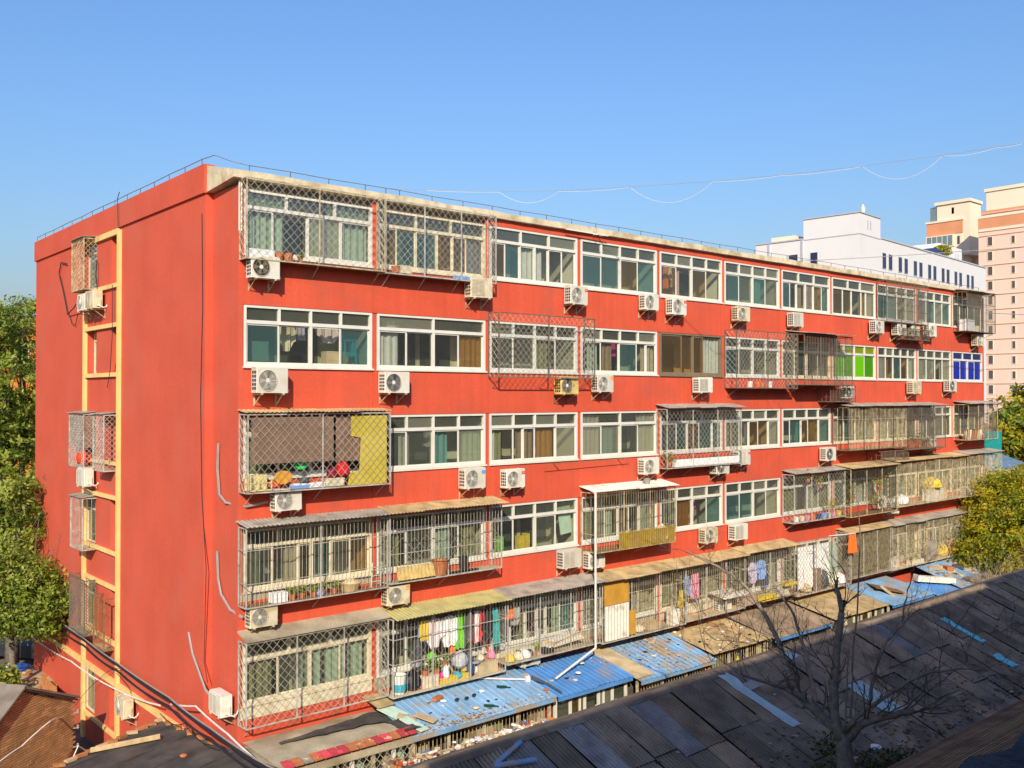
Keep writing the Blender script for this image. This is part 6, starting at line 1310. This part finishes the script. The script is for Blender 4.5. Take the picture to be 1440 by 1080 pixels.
for x in (1.55, 2.15): wbox('vent', x, -.03, 26.7, x + .22, -.003, 27.5, BGREY)
for x in (28, 28.5, 29, 31.2, 31.7, 32.2): wbox('vent', x, 2.57, 27.2, x + .2, 2.597, 27.9, BGREY)
st_ = WB + uX * 2.5 + uY * .8 + Vector((0, 0, 28.1)); sm = MB(); sm.lathe(st_, [(.25, 0), (.3, .1), (.14, .2), (.18, .5), (.22, .75), (.10, .85), (.13, .97), (.05, 1.08)], 10); solo(sm, 'rooftop_finial', PINKC, 'small pale finial on top of the white building', 'finial')
gp = thing('roof_plant', 'bright green plant on the roof of the white building', 'plant', tuple(WB + uX * 22.5 + uY * .9 + Vector((0, 0, 26.2)))); lb = MB(); leafball(lb, WB + uX * 22.5 + uY * .9 + Vector((0, 0, 27.1)), 1.0, 420, .2, squash=.7); lb.build('foliage', GRY, gp); MB().tube([WB + uX * 22.5 + uY * .9 + Vector((0, 0, 26.2)), WB + uX * 22.5 + uY * .9 + Vector((0, 0, 27))], .06, 5).build('stem', BARK, gp)
ty = MB(); c0 = WB + uX * 17.5 + uY * .6 + Vector((0, 0, 26.3)); ty.prism([c0, c0 + uX * 5.6, c0 + uX * 5.6 + Vector((0, 0, .35)), c0 + uX * 2 + Vector((0, 0, .75)), c0 + Vector((0, 0, .3))], uY * 1.2); solo(ty, 'tarpaulin', M('navy_tarp', (.03, .06, .17), .6), 'navy tarpaulin on the roof of the white building', 'tarpaulin')
# pink towers: unit axes along the block's own directions
def tower(label, corner, wy, wx, secs, rows, cols, bandz, wy_win):
    t = thing('tower_block', label, 'tower block', (corner.x, corner.y, 0))
    for nm, (a0, a1, b0, b1, z0, z1, m) in secs: MB().box(corner.x + b0, corner.y + a0, z0, corner.x + b1, corner.y + a1, z1).build(nm, m, t)
    for z, a0, a1, h in bandz: MB().box(corner.x - .12, corner.y + a0, z, corner.x - .004, corner.y + a1, z + h).build('cornice', PINKC if h > .45 else M('tower_joint', (.70, .42, .30), .7), t)
    for z in rows:
        for y, w_, h in wy_win:
            f = MB().box(corner.x - .08, corner.y + y, z, corner.x - .003, corner.y + y + w_, z + h).build('window', PINKC, t); MB().box(corner.x - .1, corner.y + y + .1, z + .1, corner.x - .081, corner.y + y + w_ - .1, z + h - .1).build('pane', TWIN, f)
    return t
c1 = at(1445, 556, 170); c1.z = 0
tower('tall pink tower block at the right edge with an orange band near its top', c1, 0, 0, [('main_body', (-.3, 8.45, 0, 14, 0, 41.9, PINK)), ('orange_band', (-.35, 8.5, -.06, 14, 41.901, 44.6, TORNG)), ('upper_step', (.2, 7.9, .3, 13, 44.601, 45.9, TORNG)), ('crown_block', (-.25, 7.2, .5, 11, 45.901, 49.4, PINKC)), ('crown_cap', (-.5, 7.5, .3, 11.2, 49.401, 50.0, PINKC)), ('stair_slab', (-9, -.301, 1.5, 14, 0, 40, PINKC))],
      [z for z in [39.2 - 2.75 * i for i in range(14)]], 0, [(39.9 - 2.75 * i + 1.2, -.3, 8.45, .11) for i in range(14)] + [(44.5, -.4, 8.5, .5), (45.2, .2, 7.9, .3), (42.0, -.3, 8.4, .5)], [(5.85, .95, 1.75), (1.9, .0 + .7, 1.5)])
t2 = at(1363, 556, 190); t2.z = 0
def tb2(nm, a0, a1, b0, b1, z0, z1, m, tw): return MB().box(t2.x + b0, t2.y + a0, z0, t2.x + b1, t2.y + a1, z1).build(nm, m, tw)
tw = thing('tower_block', 'lower pink tower block with a glazed bay, left of the tall one', 'tower block', tuple(t2))
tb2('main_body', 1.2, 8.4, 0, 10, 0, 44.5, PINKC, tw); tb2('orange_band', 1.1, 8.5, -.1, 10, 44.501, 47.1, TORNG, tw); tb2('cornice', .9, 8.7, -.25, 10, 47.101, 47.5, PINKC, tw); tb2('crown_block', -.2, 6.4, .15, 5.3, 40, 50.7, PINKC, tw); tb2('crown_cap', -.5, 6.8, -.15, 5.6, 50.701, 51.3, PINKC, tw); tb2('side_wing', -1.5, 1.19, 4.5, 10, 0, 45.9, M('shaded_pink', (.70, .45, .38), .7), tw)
tb2('glass_corner', 6.41, 7.9, .3, 4, 47.51, 50.5, TGLASS, tw)
gb = tb2('glazed_bay', 2.8, 8.45, -.5, -.001, 41.9, 44.4, PINKC, tw)
for i in range(5):
    y0 = 3.0 + i * 1.08; q = MB().box(t2.x - .53, t2.y + y0, 42.1, t2.x - .501, t2.y + y0 + .92, 44.2); q.build('pane', TGLASS, gb)
for y, z, w_, h in ((2.9, 48.6, .5, 1.3), (2.9, 46.9, .4, .5), (1.7, 42.3, .45, 1.6), (1.7, 39.3, .45, 1.6)): q = MB().box(t2.x - .2 + (.35 if z > 46 else .1), t2.y + y, z, t2.x + .2, t2.y + y + w_, z + h).build('window', TWIN, tw)
for y in (-1.0, -.1): MB().box(t2.x + 4.4, t2.y + y, 42.4, t2.x + 4.499, t2.y + y + .5, 44).build('window', TWIN, tw)
# orange house behind the left trees
oc = at(52, 556, 62); oh = thing('orange_building', 'orange rendered building glimpsed behind the left trees', 'building', (oc.x, oc.y, 0)); MB().box(oc.x - 14, oc.y, 0, oc.x + .5, oc.y + 9, 11.47 + 62 * (556 - 452) / F).build('wall', ORB, oh)
for i in range(6):
    f = MB().box(oc.x - 11 + i * 1.9, oc.y - .05, 13.2, oc.x - 10 + i * 1.9, oc.y - .003, 14.6).build('window', WHITEP, oh); MB().box(oc.x - 10.92 + i * 1.9, oc.y - .07, 13.3, oc.x - 10.08 + i * 1.9, oc.y - .051, 14.5).build('pane', DARKIN, f)
MB().box(oc.x - 14.2, oc.y - .2, 11.47 + 62 * (556 - 452) / F, oc.x + .7, oc.y + 9.2, 11.77 + 62 * (556 - 452) / F).build('roof', TERRA, oh)
# far right: low houses
def hut(px, py, D, w, d, h, rh, wm, rm, label, cat='house'):
    p = at(px, py, D); zb = p.z; t = thing('low_house', label, cat, (p.x, p.y, 0)); MB().box(p.x, p.y, 0, p.x + w, p.y + d, zb - rh).build('wall', wm, t)
    MB().prism([(p.x - .3, p.y - .4, zb - rh), (p.x - .3, p.y + d / 2, zb), (p.x - .3, p.y + d + .4, zb - rh), (p.x - .3, p.y + d + .4, zb - rh - .12), (p.x - .3, p.y - .4, zb - rh - .12)], (w + .6, 0, 0)).build('roof', rm, t)
    for i in range(3): MB().box(p.x + .6 + i * w / 3.2, p.y - .04, max(.6, zb - rh - 1.7), p.x + 1.5 + i * w / 3.2, p.y - .002, zb - rh - .5).build('window', DARKIN, t)
    return t
hut(1396, 642, 66, 7, 6, 3, 1.2, OBRICK, M('slate_blue_roof', (.13, .20, .28), .6, .15), 'low house with a blue roof right of the far end of the block'); hut(1408, 672, 56, 12, 5, 3, 1.1, CONC, TANS, 'low house with a tan roof nearest the far end of the block'); hut(1400, 660, 72, 16, 6, 3, 1.3, OBRICK, TERRA, 'low brick house with an orange roof beyond the tan one')
hut(1400, 598, 100, 30, 8, 5, 1.0, M('red_brick_far', (.30, .13, .09), .9, .2, 1), M('brown_roof_far', (.25, .14, .09), .9), 'long red-brick house below the pink tower')
tc = at(1386, 640, 52); tcb = MB(); q = corr(MB(), 1.9, 1.35, 8, .03); 
tcb.box(tc.x, tc.y, tc.z - .0, tc.x + 2.1, tc.y + 1.2, tc.z + 1.25)
for i in range(9): tcb.box(tc.x + .05 + i * .235, tc.y - .03, tc.z + .02, tc.x + .14 + i * .235, tc.y - .001, tc.z + 1.23)
tcb.box(tc.x + .1, tc.y + .1, 0, tc.x + .25, tc.y + .25, tc.z - .001); tcb.box(tc.x + 1.8, tc.y + .1, 0, tc.x + 1.95, tc.y + .25, tc.z - .001)
solo(tcb, 'teal_tank_box', M('teal_sheet', (.02, .30, .28), .5, .1), 'teal sheet-metal box at the far end of the block', 'metal box')
# ================================================================== THE PHOTOGRAPHER'S OWN BUILDING
vb = thing('neighbour_block', 'grey block behind the viewpoint, its ledge in the lower right corner', 'apartment building', (20, -28, 0))
VX0, VX1, VZ = -12.8, 14.0, 17.2
MB().box(14.002, -36.2, 0, 80, -22.95, 17.75).build('wall', M('grey_render', (.36, .33, .29), .9, .15), vb)
MB().box(VX0, -36, 0, VX1, -22.9, VZ).build('wall', M('grey_render', (.36, .33, .29), .9, .15), vb); lm = MB(); nx, ny = 60, 14; vs = []
for i in range(nx + 1):
    for j in range(ny + 1):
        x = -8.3 + 6.5 * i / nx; y = -22.89 + 1.94 * j / ny; vs.append((x, y + (.05 * noise.noise(Vector((x * 4, 1, 0))) if j == ny else 0), 10.46 + .05 * noise.noise(Vector((x * 5, y * 5, 0))) + .03 * noise.noise(Vector((x * 17, y * 17, 3)))))
lm.add(vs, [(i * (ny + 1) + j, (i + 1) * (ny + 1) + j, (i + 1) * (ny + 1) + j + 1, i * (ny + 1) + j + 1) for i in range(nx) for j in range(ny)])
lm.box(-8.3, -22.88, 10.1, -1.8, -21.02, 10.38); lm.build('ledge', M('rough_dark_ledge', (.05, .048, .055), .95, .4, 9, 1., 30, dirt=(.10, .10, .13), dscale=5, damt=.6), vb)
for i in range(20):
    for k in range(5):
        f = MB().box(-8 + i * 4, -22.898, 1 + k * 2.8, -6 + i * 4, -22.84, 2.5 + k * 2.8)
        if not (k == 3 and i < 4): f = f.build('window', PVC, vb); MB().box(-7.9 + i * 4, -22.839, 1.1 + k * 2.8, -6.1 + i * 4, -22.82, 2.4 + k * 2.8).build('pane', DARKIN, f)
